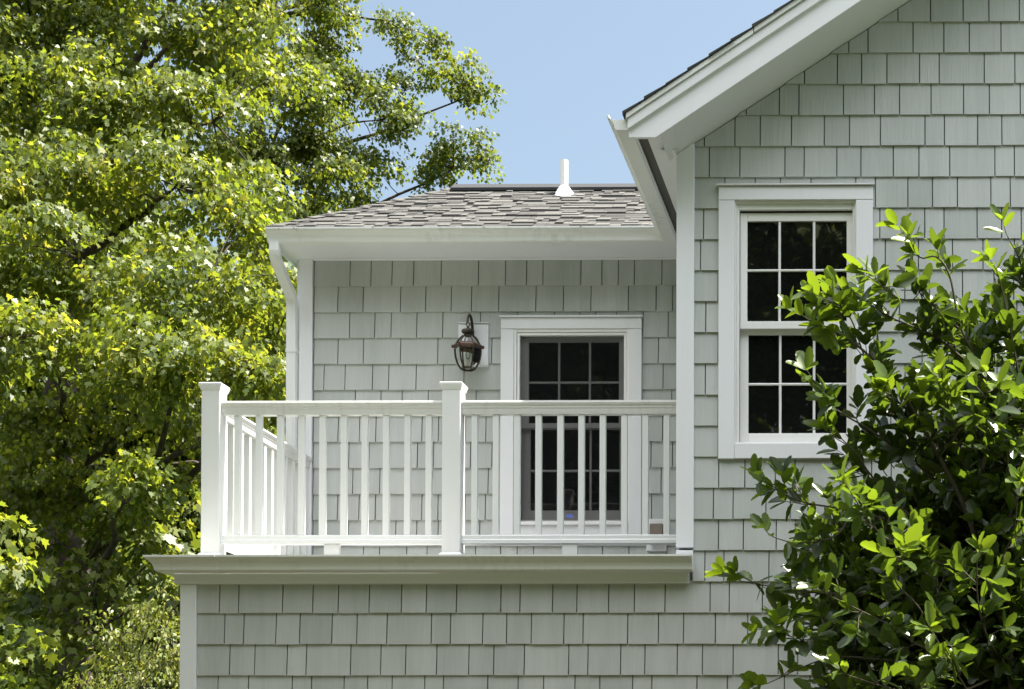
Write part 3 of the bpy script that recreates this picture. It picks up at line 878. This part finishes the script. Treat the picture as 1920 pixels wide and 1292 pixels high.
# ------------------------------------------------------------------ wall lantern
YL = YB - 0.165
lc = P3(877.3, 650, YL)
SL = 3200 / (10 + YL)
lan = empty('wall_lantern', (lc.x, YB - 0.02, lc.z), 'bronze carriage lantern with glass panes on a white block beside the balcony window', 'lantern')
zz = lambda py: P(877, py, YL)[1]
m = MB(); bx0, bx1 = PX(859, YB - .045, 650), PX(915, YB - .045, 650); m.box(bx0, bx1, YB - 0.045, YB - 0.0, PZ(685, YB - .045, 887), PZ(607, YB - .045, 887))
m.box(bx0 - 0.004, bx1 + 0.004, YB - 0.055, YB, PZ(606.7, YB - .045, 887), PZ(605, YB - .045, 887))
m.build('mounting_block', M_TRIM, lan, 0.002)
xb = (bx0 + bx1) / 2
m = MB(); m.lathe([(0.045, 0), (0.045, 0.012), (0.02, 0.02)], (0, 0, 0), 16)
m.v = [(xb + p[0], YB - 0.045 - p[2], PZ(650, YB, 887) + p[1] * 1.4) for p in m.v]
cz = PZ(640, YB, 887)
pts = []
A, B_, C_, D_ = Vector((xb, YB - 0.05, cz)), Vector((xb, YB - 0.07, zz(592) + 0.05)), Vector((lc.x + 0.002, YL + 0.01, zz(585) + 0.02)), Vector((lc.x - 0.003, YL - 0.005, zz(604)))
for k in range(17):
    t = k / 16
    pts.append(A * (1-t)**3 + B_ * 3*t*(1-t)**2 + C_ * 3*t*t*(1-t) + D_ * t**3)
m.tube(pts, [0.011 - 0.004 * k / 16 for k in range(17)], 10)
m.build('arm', M_BRONZE, lan, smooth=False)
rp = lambda px: px / SL
m = MB()
loop = [(lc.x + rp(3.4) * math.cos(t), YL, zz(608) + rp(4) * math.sin(t)) for t in [2 * math.pi * k / 14 for k in range(15)]]
m.tube(loop, 0.004, 6)
z_ = lambda py: zz(py) - lc.z
m.lathe([(rp(1.5), z_(613)), (rp(4), z_(616)), (rp(11), z_(619)), (rp(12.5), z_(622)), (rp(10.5), z_(625)), (rp(7), z_(627)), (rp(8), z_(629)), (rp(8), z_(630))], (lc.x, YL, lc.z), 18)
m.build('hanging_cap', M_BRONZE, lan)
HA = math.radians(8)
def hexp(r_, z, k): 
    t = HA + math.pi / 3 * k
    return Vector((lc.x + r_ * math.cos(t), YL + r_ * math.sin(t), z))
m = MB()
for k in range(6):
    m.tube([hexp(rp(9), zz(629), k), hexp(rp(17), zz(637), k), hexp(rp(23), zz(647), k)], 0.0055, 6)
m.build('roof_ribs', M_BRONZE, lan)
m = MB(); m.lathe([(rp(23), z_(645)), (rp(26.5), z_(647)), (rp(27.5), z_(650)), (rp(26), z_(653.5)), (rp(23), z_(655)), (rp(20), z_(650))], (lc.x, YL, lc.z), 6, HA)
for k in range(6): m.lathe([(0.004, -0.012), (0.010, -0.004), (0.010, 0.006), (0.004, 0.012)], hexp(rp(28), zz(650.5), k), 8)
m.build('copper_band', M_COPPER, lan)
prof = [(24.5, 655), (24, 663), (22.6, 672), (19.8, 681), (16, 688), (12.5, 692.5)]
m = MB()
for k in range(6): m.tube([hexp(rp(r_), zz(y), k) for r_, y in prof], 0.0055, 6)
m.tube([hexp(rp(12.5), zz(692.5), k) for k in range(7)], 0.005, 6)
m.tube([hexp(rp(14.5), zz(690), k) for k in range(7)], 0.004, 6)
m.build('cage', M_BRONZE, lan)
m = MB(); v = []; f = []
for r_, y in [(9, 629), (17, 637), (23, 647)] : v += [tuple(hexp(rp(r_ - 0.5), zz(y), k)) for k in range(6)]
n0 = len(v)
for r_, y in prof: v += [tuple(hexp(rp(r_ - 0.5), zz(y), k)) for k in range(6)]
for base, cnt in ((0, 3), (n0, len(prof))):
    for i in range(cnt - 1):
        for k in range(6): f.append((base + i*6 + k, base + i*6 + (k+1) % 6, base + (i+1)*6 + (k+1) % 6, base + (i+1)*6 + k))
m.add(v, f); m.build('glass_panes', M_LGLASS, lan, fix=False)
m = MB(); m.lathe([(0.012, z_(692)), (0.02, z_(691)), (0.02, z_(688)), (0.010, z_(687)), (0.010, z_(674))], (lc.x, YL, lc.z), 12)
m.build('candle_sleeve', M_CANDLE, lan)
m = MB(); m.lathe([(0.008, z_(674)), (0.015, z_(668)), (0.016, z_(664)), (0.010, z_(657)), (0.003, z_(652))], (lc.x, YL, lc.z), 12)
m.build('bulb', M_LGLASS, lan, smooth=True)

# ------------------------------------------------------------------ outdoor outlet
oc = P3(1230, 1002, YB - 0.04)
out_ = empty('outlet_box', (oc.x, YB - 0.02, oc.z), 'small brown covered outlet on a white block low beside the balcony window', 'outlet')
m = MB(); m.box(PX(1212, YB - .04, 1000), PX(1249, YB - .04, 1000), YB - 0.04, YB, PZ(1033, YB - .04, 1230), PZ(973, YB - .04, 1230)); m.build('mounting_block', M_TRIM, out_, 0.002)
m = MB(); m.box(PX(1217.5, YB - .09, 990), PX(1242.5, YB - .09, 990), YB - 0.09, YB - 0.041, PZ(1018, YB - .09, 1230), PZ(981, YB - .09, 1230)); m.build('cover', M_BROWN, out_, 0.006)

# ------------------------------------------------------------------ foliage tools
MAPLE = np.array([(0, 0), (0.20, -0.06), (0.24, 0.10), (0.52, 0.20), (0.36, 0.38), (0.44, 0.64), (0.19, 0.60), (0, 1.0), (-0.19, 0.60), (-0.44, 0.64), (-0.36, 0.38), (-0.52, 0.20), (-0.24, 0.10), (-0.20, -0.06)])
OVAL = np.array([(0, 0), (0.17, 0.22), (0.24, 0.5), (0.16, 0.80), (0, 1.0), (-0.16, 0.80), (-0.24, 0.5), (-0.17, 0.22)])
HOLLYP = np.array([1.12, 1.0]) * np.array([(0, 0), (0.13, 0.12), (0.21, 0.30), (0.25, 0.34), (0.235, 0.50), (0.265, 0.60), (0.20, 0.72), (0.185, 0.85), (0.10, 0.95), (0, 1.0),
                   (-0.10, 0.95), (-0.185, 0.85), (-0.20, 0.72), (-0.265, 0.60), (-0.235, 0.50), (-0.25, 0.34), (-0.21, 0.30), (-0.13, 0.12)])

def unit(a): return a / np.maximum(np.linalg.norm(a, axis=1, keepdims=True), 1e-9)

def leaf_mesh(name, shape, pos, axis, normal, size, tint, material, parent, fold=0.30, curl=0.26, halves=False):
    """one mesh with a leaf at every pos; axis = stem-to-tip direction, normal = upper side"""
    n = len(pos); k = len(shape)
    axis = unit(axis); side = unit(np.cross(axis, normal)); nrm = np.cross(side, axis)
    x = shape[:, 0][None, :, None]; y = shape[:, 1][None, :, None]
    fo = rng.normal(fold, 0.14, (n, 1, 1)); cu = rng.normal(curl, 0.16, (n, 1, 1)); x = x * rng.uniform(0.68, 1.0, (n, 1, 1))
    v = pos[:, None, :] + size[:, None, None] * (side[:, None, :] * x + axis[:, None, :] * (y - 0.15 * y * y * np.abs(cu)) + nrm[:, None, :] * (np.abs(x) * fo - cu * y * y))
    off = np.array(world_loc(parent))
    v = (v - off).reshape(-1, 3).astype(np.float32)
    me = bpy.data.meshes.new(name)
    if halves:
        t = k // 2
        h1 = list(range(0, t + 1)); h2 = [0] + list(range(t, k))
        loops = np.array(h1 + h2, dtype=np.int64)
        lt = (np.arange(n)[:, None] * k + loops[None, :]).reshape(-1)
        tot = np.tile([len(h1), len(h2)], n); tt = np.repeat(tint, 2)
    else:
        lt = np.arange(n * k); tot = np.full(n, k); tt = tint
    me.vertices.add(len(v)); me.vertices.foreach_set('co', v.ravel())
    me.loops.add(len(lt)); me.loops.foreach_set('vertex_index', lt.astype(np.int32))
    st = np.concatenate([[0], np.cumsum(tot)[:-1]])
    me.polygons.add(len(tot)); me.polygons.foreach_set('loop_start', st.astype(np.int32)); me.polygons.foreach_set('loop_total', tot.astype(np.int32))
    me.update(calc_edges=True)
    at = me.attributes.new('tint', 'FLOAT', 'FACE'); at.data.foreach_set('value', tt.astype(np.float32))
    me.materials.append(material)
    o = bpy.data.objects.new(name, me); COL.objects.link(o); o.parent = parent
    return o

def sprays(blobs, dens, per, spread, size, droop=0.35, shell=0.62):
    """leaf positions: flattened drooping sprays scattered through ellipsoid blobs (centre, radius xyz)"""
    pos = []; ax = []; nr = []; sz = []; ti = []; cent = []
    for c_, rad in blobs:
        nc = max(3, int(dens * rad[0] * rad[1] * rad[2] ** 0.6 * 4))
        d = unit(rng.normal(size=(nc, 3)))
        rr = np.where(rng.random(nc) < shell, rng.uniform(0.72, 1.06, nc), rng.uniform(0.1, 0.75, nc))
        cc = np.array(c_) + d * rr[:, None] * np.array(rad)
        outd = unit(d * np.array([1, 1, 0.45]) + rng.normal(0, 0.35, (nc, 3)))
        cent.append(cc)
        bt = rng.normal(0.5, 0.17, nc)
        for i in range(nc):
            kk = rng.integers(int(per * 0.6), int(per * 1.4) + 1)
            o = outd[i]; h = np.array([o[0], o[1], o[2] * 0.5 - 0.15]); h /= np.linalg.norm(h)
            s_ = np.cross(h, [0, 0, 1]); s_ /= max(np.linalg.norm(s_), 1e-6)
            t = rng.uniform(-1, 1, kk); q = rng.normal(0, 0.45, kk) * (1 - 0.4 * np.abs(t))
            p = cc[i] + spread * (t[:, None] * h + q[:, None] * s_)
            p[:, 2] += rng.normal(0, 0.16 * spread, kk) - droop * spread * (t * 0.5 + 0.5) ** 2
            a = h[None, :] * rng.uniform(0.3, 1.0, (kk, 1)) + s_[None, :] * np.sign(q)[:, None] * rng.uniform(0.1, 0.9, (kk, 1)) + rng.normal(0, 0.3, (kk, 3))
            a[:, 2] -= rng.uniform(0.2, 1.3, kk)
            n_ = np.array([0, 0, 1.0]) + h[None, :] * rng.uniform(0, 0.7, (kk, 1)) + rng.normal(0, 0.52, (kk, 3))
            pos.append(p); ax.append(a); nr.append(n_)
            sz.append(size * rng.uniform(0.65, 1.25, kk)); ti.append(np.clip(bt[i] + rng.normal(0, 0.18, kk) + (rng.random(kk) < 0.015) * 0.35, 0, 1))
    return np.concatenate(pos), np.concatenate(ax), np.concatenate(nr), np.concatenate(sz), np.concatenate(ti), np.concatenate(cent)

def limb(m, a, b, r0, r1, r, sag=0.1, n=7, k=7):
    a = Vector(a); b = Vector(b); L = (b - a).length
    off = Vector((r.uniform(-1, 1), r.uniform(-1, 1), r.uniform(0, 1))) * sag * L
    pts = []; rad = []
    for i in range(n):
        t = i / (n - 1)
        pts.append(a.lerp(b, t) + off * 4 * t * (1 - t) + Vector((r.uniform(-1, 1), r.uniform(-1, 1), r.uniform(-1, 1))) * 0.012 * L * (0 < i < n - 1))
        rad.append(r0 + (r1 - r0) * t)
    m.tube(pts, rad, k)
    return pts

def clump(blobs, n, f, seed, flat=0.7):
    """break each blob into n smaller flattened leaf masses"""
    g_ = np.random.default_rng(seed); out = []
    for c_, rad in blobs:
        for _ in range(n):
            d = g_.normal(size=3); d /= np.linalg.norm(d)
            q = np.array(c_) + d * np.array(rad) * g_.uniform(0.45, 0.85)
            k = f * g_.uniform(0.75, 1.25)
            out.append((tuple(q), (rad[0] * k, rad[1] * k, rad[2] * k * flat)))
    return out

def tree(name, label, base, top, r0, blobs, dens, per, spread, size, leafmat, seed, group=None, shape=MAPLE, shell=0.62, twigs=0.5, fork=0.35, lr=1.0, cat='tree', stemname='trunk', limbs=None):
    global rng
    rng = np.random.default_rng(seed); r = random.Random(seed)
    t = empty(name, base, label, cat, group)
    pos, ax, nr, sz, ti, cent = sprays(blobs, dens, per, spread, size, shell=shell)
    leaf_mesh('crown', shape, pos, ax, nr, sz, ti, leafmat, t)
    m = MB()
    main = limb(m, base, top, r0, r0 * 0.25, r, 0.02, 12, 12)
    skeleton = []
    C3 = [Vector(x) for x in cent]
    for c_, rad in (limbs or blobs):
        c_ = Vector(c_)
        want = c_.z - 0.55 * math.hypot(c_.x - base[0], c_.y - base[1])
        q = min(main, key=lambda p: abs(p.z - max(want, base[2] + (top[2] - base[2]) * fork) - r.uniform(0, 1.2) * (top[2] > 6)))
        skeleton.append((limb(m, q, c_, r0 * 0.30 * lr, r0 * 0.06 * lr, r, 0.09, 9, 7), c_, rad))
    if limbs:
        for c_, rad in blobs:
            c_ = Vector(c_)
            s_ = min((p for L in skeleton for p in L[0][2:]), key=lambda p: (p - c_).length)
            sub = limb(m, s_, c_, r0 * 0.06 * lr, r0 * 0.02 * lr, r, 0.10, 6, 5)
            near = [e for e in C3 if (e - c_).length < max(rad) * 1.1]
            r.shuffle(near)
            for e in near[:int(len(near) * twigs)]:
                limb(m, sub[r.randint(2, 5)], e, r0 * 0.016 * lr, 0.004, r, 0.08, 4, 4)
    else:
        for pts_, c_, rad in skeleton:
            near = [e for e in C3 if (e - c_).length < max(rad) * 1.15]
            r.shuffle(near)
            for e in near[:int(len(near) * twigs)]:
                s_ = min(pts_[3:], key=lambda p: (p - e).length)
                if (s_ - e).length < 3.0: limb(m, s_, e, r0 * 0.045 * lr, 0.005, r, 0.08, 4, 4)
    m.build(stemname, M_BARK, t, fix=False, smooth=True)
    return t

def pb(px, py, Y, r, sy=0.9, sz=0.8):
    s_ = (10 + Y) / F
    return (tuple(P3(px, py, Y)), (r * s_, r * s_ * sy, r * s_ * sz))

# near maple on the left: the crown steps forward towards its skirt, so every layer catches the sun
_pa = [(520,520),(515,640),(500,430)]
def pa(px, py, r, dy=0.0):
    return pb(px, py, 10.2 - 4.0 * max(0, min(1, py / 780)) + dy, r)
bl = [pa(60,30,150), pa(210,20,140), pa(350,60,120), pa(455,110,95), pa(-120,120,200), pa(20,190,130), pa(150,180,130), pa(290,190,120), pa(400,230,100), pa(470,330,75,.3),
      pa(60,340,130), pa(200,330,125), pa(330,350,115), pa(430,420,90), pa(-100,420,190), pa(20,490,120), pa(150,480,125), pa(280,500,115), pa(390,530,95), pa(475,560,75),
      pa(70,630,120), pa(210,640,115), pa(330,660,105), pa(430,680,85), pa(490,690,60), pa(-100,700,170), pa(10,770,105,2.4), pa(140,780,100,2.6), pa(260,780,95,2.6), pa(370,790,75,2.2), pa(455,800,70,1.6),
      pa(330,880,70,2.5), pa(240,880,70,2.6), pa(90,880,80,2), pa(480,890,70,3), pa(120,-200,220), pa(360,-140,180), pa(270,930,40,1.2), pa(60,900,70,2.2), pa(130,940,45,2.2), pa(230,960,40,2.0), pa(20,960,50,2.4), pa(260,890,30,-.2)] + [pa(x, y, 60, 0.8) for x, y in _pa]
xb_, zb_ = P(175, 1000, 9.6)
tree('maple_tree', 'large sunlit maple with yellow green leaves filling the left side beside the balcony', (xb_, 9.6, 0), (xb_ - 0.3, 9.8, 9.6), 0.34, clump(bl, 7, 0.48, 8), 54, 36, 0.30, 0.071, M_LEAF, 31, twigs=0.08, lr=0.6, shell=0.75, limbs=bl[::2])
# darker tree behind it, its limbs reaching right over the wing roof
bl = [pb(470,60,19,120), pb(590,60,20,95), pb(555,200,19,115), pb(650,160,20,75), pb(715,225,20,80), pb(800,90,20.5,62), pb(745,50,20.5,40), pb(858,140,21,66),
      pb(893,175,21,44), pb(845,260,21,74), pb(900,300,21,46), pb(700,320,20,66), pb(615,335,19,85), pb(810,330,21,40), pb(560,390,19,80), pb(450,250,18.6,120), pb(640,0,20,55), pb(540,-120,20,150), pb(760,170,20.5,50), pb(510,310,19,80), pb(520,420,19.5,80), pb(620,240,19.5,70), pb(590,420,20,50), pb(660,390,20.5,45), pb(520,60,19,75), pb(545,150,19,75), pb(600,10,19.5,60)]
xb_, zb_ = P(455, 800, 20)
tree('broadleaf_tree', 'taller dark green tree behind the maple reaching right against the sky above the wing roof', (xb_, 20, 0), (xb_ + 0.6, 20, 17.5), 0.30, clump(bl, 6, 0.42, 9, 0.8), 62, 32, 0.28, 0.074, M_LEAF_FAR, 47, shell=0.6, twigs=0.08, lr=0.55, limbs=bl[::2])
# young maples and low growth
bl = [pb(210,1095,8.2,80), pb(90,1120,8.0,100), pb(310,1110,8.0,60), pb(40,1240,7.6,100), pb(190,1200,7.8,90), pb(120,1020,8.6,50), pb(300,1040,8.6,40), pb(-30,1000,8.2,80), pb(330,1200,8.4,60)]
xb_, _ = P(160, 1200, 8)
tree('young_maple', 'low shaded young maple with dark green leaves under the big maple', (xb_, 8, 0), (xb_ + 0.1, 8, 3.6), 0.08, bl, 30, 26, 0.30, 0.10, M_LEAF_FAR, 53)
bl = [pb(25,985,4.2,58), pb(30,1060,4.2,36), pb(60,1215,4.0,50), pb(-70,1010,4.2,50), pb(20,1280,4.0,45)]
xb_, _ = P(-90, 1200, 4.2)
tree('young_maple', 'sunlit young maple branches entering at the lower left corner', (xb_, 4.2, 0), (xb_ + 0.1, 4.2, 3.8), 0.05, bl, 36, 24, 0.26, 0.086, M_LEAF, 59)
bl = [pb(285,1165,4.6,58), pb(325,1235,4.4,70), pb(225,1225,4.7,66), pb(335,1105,4.6,26), pb(265,1310,4.4,110), pb(160,1285,4.8,62), pb(250,1140,4.7,34), pb(190,1170,4.8,26), pb(310,1130,4.5,30)]
xb_, _ = P(250, 1300, 4.6)
tree('yellow_shrub', 'fine leaved yellow green shrub against the lower left corner of the house', (xb_, 4.6, 0), (xb_, 4.6, 2.6), 0.04, bl, 150, 28, 0.16, 0.046, M_LEAF_SHRUB, 61, shape=OVAL, cat='shrub', stemname='stems')
# trees further back; the last three stand behind the camera and are seen in the window panes
gen = [((dx, dy, 5.2 + dz), (r_, r_ * 0.95, r_ * 0.8)) for dx, dy, dz, r_ in [(0,0,3.6,2.0),(1.7,0.3,1.2,1.9),(-1.7,0.4,1.0,1.9),(0.2,1.6,0.8,1.9),(0.1,-1.7,0.9,1.9),(1.3,-1.2,-1.8,1.7),(-1.4,-1.2,-1.9,1.7),(-1.2,1.2,-1.8,1.7),(1.3,1.2,-1.8,1.7),(0,0,2.0,1.8)]]
bg0 = tree('wood_edge_tree', 'dark leafy tree deep in the shade behind the big maple trunk', (0, 0, 0), (0.2, 0, 8.5), 0.22, gen, 12, 30, 0.42, 0.13, M_LEAF_FAR, 71, group='trees at the wood edge', twigs=0.2)
def dup_tree(src, loc, rz, sc, label):
    c_ = src.copy(); COL.objects.link(c_); c_.location = loc; c_.rotation_euler = (0, 0, rz); c_.scale = (sc, sc, sc); c_['label'] = label
    for ch in src.children:
        k = ch.copy(); COL.objects.link(k); k.parent = c_
    return c_
bg0.location = (-15.2, 19.5, 0); bg0.scale = (1.05,) * 3
for loc, rz, sc, lab in [((-19.5, 20, 0), 1.1, 1.2, 'dark tree at the far left edge behind the big maple'),
                         ((-11.0, 17, 0), 2.3, 0.95, 'leafy tree between the big maple and the house wing'),
                         ((-7.2, 19, 0), 4.0, 0.85, 'small leafy tree behind the balcony post at the left'),
                         ((-13.0, 26, 0), 5.0, 1.25, 'tall pale tree furthest back behind the maple'),
                         ((-13.6, 14.2, 0), 0.4, 1.4, 'tall tree filling the gaps close behind the big maple crown'),
                         ((-18.5, 15.0, 0), 5.6, 1.6, 'tall tree behind the big maple at the left edge of the photo'),
                         ((-8.0, -4.5, 0), 1.9, 1.15, 'unseen leafy tree added at front left to shade the lower wall'),  # added out of view; blocks sky light from the lower wall
                         ((-4.2, -21, 0), 0.7, 1.75, 'big tree across the driveway reflected in the balcony window'),
                         ((2.2, -20, 0), 2.9, 1.85, 'big tree across the driveway reflected in the gable window'),
                         ((-10.8, -22, 0), 3.7, 1.85, 'big tree across the driveway at the left end of the reflected row'),
                         ((8.8, -21, 0), 5.1, 1.75, 'big tree across the driveway at the right end of the reflected row')]:
    dup_tree(bg0, loc, rz, sc, lab)

# ------------------------------------------------------------------ holly at the right
rng = np.random.default_rng(5); rh = random.Random(5)
hb = P3(1900, 2050, -1.5)
holly = empty('holly_shrub', (hb.x, hb.y, 0), 'glossy holly with bright new leaves in front of the gable wall', 'shrub')
ARMS = [
 ([(1900,2000),(1905,1500),(1890,1250),(1855,1090),(1818,960),(1765,860),(1700,745),(1630,662),(1560,628),(1515,602)], -1.5, -1.9, 0.030),
 ([(1818,960),(1850,820),(1850,720),(1800,620),(1782,515),(1755,490),(1718,485),(1697,448)], -1.5, -1.6, 0.012),
 ([(1960,900),(1950,700),(1930,560),(1908,490),(1898,440)], -1.4, -1.6, 0.012),
 ([(1818,960),(1720,880),(1640,815),(1565,770),(1525,722)], -1.5, -2.0, 0.010),
 ([(1855,1090),(1720,1000),(1600,960),(1500,935),(1445,905)], -1.5, -1.8, 0.011),
 ([(1870,1150),(1660,1120),(1520,1105),(1400,1090)], -1.5, -1.7, 0.010),
 ([(1890,1250),(1700,1240),(1560,1235),(1435,1272)], -1.5, -1.8, 0.010),
 ([(1890,1250),(1900,1000),(1890,860),(1885,770)], -1.5, -1.9, 0.012),
 ([(1800,1250),(1765,1150),(1757,1080),(1735,1015)], -1.6, -2.2, 0.008),
 ([(1818,960),(1800,860),(1785,780),(1775,730)], -1.5, -2.0, 0.008),
 ([(1765,860),(1700,820),(1680,780),(1672,745)], -1.5, -1.9, 0.007),
 ([(1850,720),(1760,640),(1680,600),(1610,545)], -1.5, -1.8, 0.009),
 ([(1960,900),(1920,780),(1905,690),(1880,580),(1870,520)], -1.4, -1.8, 0.010),
 ([(1855,1090),(1920,900),(1945,760)], -1.5, -1.7, 0.010),
 ([(1720,1000),(1640,900),(1600,850),(1575,830)], -1.6, -1.9, 0.007),
 ([(1660,1120),(1600,1180),(1520,1200),(1450,1180)], -1.6, -1.9, 0.007),
 ([(1800,620),(1740,570),(1690,560),(1650,530)], -1.6, -1.9, 0.007),
 ([(1600,960),(1560,1010),(1500,1020),(1460,1010)], -1.6, -1.9, 0.006),
 ([(1900,1500),(1750,1400),(1640,1330),(1560,1310)], -1.5, -1.8, 0.010),
 ([(1765,860),(1730,800),(1640,700),(1590,600),(1555,565)], -1.6, -2.0, 0.008),
 ([(1855,1090),(1760,1060),(1660,1010),(1590,930)], -1.6, -2.5, 0.008),
 ([(1890,1250),(1760,1220),(1650,1170),(1560,1120)], -1.6, -2.4, 0.008),
 ([(1890,1250),(1800,1300),(1700,1290),(1590,1270)], -1.6, -2.4, 0.008),
 ([(1890,1250),(1850,1200),(1830,1120),(1835,1050)], -1.6, -2.5, 0.008),
 ([(1870,1150),(1880,1060),(1900,1000),(1910,930)], -1.6, -2.4, 0.008),
 ([(1760,1220),(1710,1150),(1680,1090),(1690,1030)], -2.0, -2.6, 0.007),
 ([(1900,1500),(1840,1350),(1790,1260),(1760,1200)], -1.6, -2.5, 0.008),
 ([(1765,860),(1800,800),(1840,780),(1850,740)], -1.7, -2.1, 0.007),
]
stem = MB(); hp = []; ha = []; hn = []; hs = []; ht = []
def put_leaf(p, a, n_, s_, t_):
    hp.append(tuple(p)); ha.append(tuple(a)); hn.append(tuple(n_)); hs.append(s_); ht.append(min(1, max(0, t_)))
def rv(k=1.0): return Vector((rh.gauss(0, k), rh.gauss(0, k), rh.gauss(0, k)))
def twig(p0, d, L, r0, fresh_shade):
    d = d.normalized(); pts = [p0]
    n = max(3, int(L / 0.035))
    for i in range(n):
        d = (d + rv(0.12) + Vector((0, 0, 0.05))).normalized()
        pts.append(pts[-1] + d * (L / n))
    stem.tube(pts, [r0 + (0.0016 - r0) * i / n for i in range(n + 1)], 5)
    ang = rh.random() * 6.28
    for i in range(1, n + 1):
        last = i == n
        for q in range(4 if last else (1 if rh.random() < 0.75 else 2)):
            ang += 2.4
            u = d.cross(Vector((0.3, 0.2, 0.93))); u.normalize(); w_ = d.cross(u)
            out = u * math.cos(ang) + w_ * math.sin(ang)
            a = (d * rh.uniform(0.5, 1.3 if last else 0.9) + out * rh.uniform(0.5, 1.0) + Vector((0, 0, 0.18 if last else -0.05))).normalized()
            nn = (Vector((0, 0, 1)) * 0.7 + d * 0.5 - out * 0.25 + rv(0.35))
            put_leaf(pts[i] + out * 0.003, a, nn, rh.uniform(0.078, 0.124), fresh_shade + rh.gauss(0, 0.16))
for arm, ya, yb, r0 in ARMS:
    npt = len(arm); pts = []
    for i, (x, y) in enumerate(arm):
        pts.append(P3(x, y, ya + (yb - ya) * i / (npt - 1)) + rv(0.012))
    # smooth resample
    fine = []
    for i in range(npt - 1):
        p0, p1, p2, p3 = pts[max(i-1,0)], pts[i], pts[i+1], pts[min(i+2,npt-1)]
        for k in range(6):
            t = k / 6
            fine.append(0.5 * ((2*p1) + (p2-p0)*t + (2*p0-5*p1+4*p2-p3)*t*t + (3*p1-p0-3*p2+p3)*t**3))
    fine.append(pts[-1])
    nf = len(fine)
    stem.tube(fine, [r0 + (0.0022 - r0) * (i / (nf - 1)) ** 0.7 for i in range(nf)], 7)
    acc = 0
    for i in range(1, nf):
        seg = (fine[i] - fine[i-1]); acc += seg.length
        frac = i / nf
        if fine[i].z < 1.7: acc = 0; continue
        while acc > 0.046:
            acc -= 0.046
            up_ = fine[i].z > PZ(770, -1.7, 1700)
            if rh.random() < (0.68 if up_ else (0.5 if yb < -2.3 else (0.45 if fine[i].x < PX(1640, -1.7, 1100) else 0.78))):
                d = seg.normalized() * 0.5 + Vector((rh.gauss(0, 0.8), rh.gauss(0, 0.8), rh.gauss(0.12, 0.55)))
                twig(fine[i], d, rh.uniform(0.05, 0.14 if up_ else 0.20) * (1.25 - 0.6 * frac), 0.0035, 0.05 + 0.75 * frac ** 3)
    twig(fine[-1], (fine[-1] - fine[-2]), 0.10, 0.0025, 0.82)
# dense interior of the shrub, its shade put into a darker leaf tint
for (px, py, yy, rr, nt_) in [(1800,1100,-1.1,120,46), (1700,1080,-1.0,110,36), (1880,1000,-1.1,110,36), (1650,1200,-1.1,120,44), (1800,1250,-1.2,130,60), (1900,1230,-1.2,110,44), (1800,700,-1.2,60,5),
                             (1700,960,-1.1,90,14), (1880,650,-1.2,60,8), (1700,1330,-1.2,160,60), (1600,1060,-1.0,80,18), (1890,860,-1.1,70,9), (1770,940,-1.1,70,10), (1850,760,-1.2,90,16), (1960,1150,-1.3,150,60)]:
    c_ = P3(px, py, yy); R_ = rr * (10 + yy) / F
    for _ in range(int(nt_ * 2.2)):
        v_ = rv(1).normalized() * R_ * rh.random() ** 0.4
        v_.y *= 0.9
        twig(c_ + v_, v_ + Vector((rh.gauss(0, .1), rh.gauss(0, .1), 0.08)), rh.uniform(0.10, 0.26), 0.003, 0.16)
leaf_mesh('foliage', HOLLYP, np.array(hp), np.array(ha), np.array(hn), np.array(hs), np.array(ht), M_HOLLY, holly, 0.26, 0.10, halves=True)
stem.build('stems', M_TWIG, holly, fix=False, smooth=True)
print('holly leaves', len(hp))
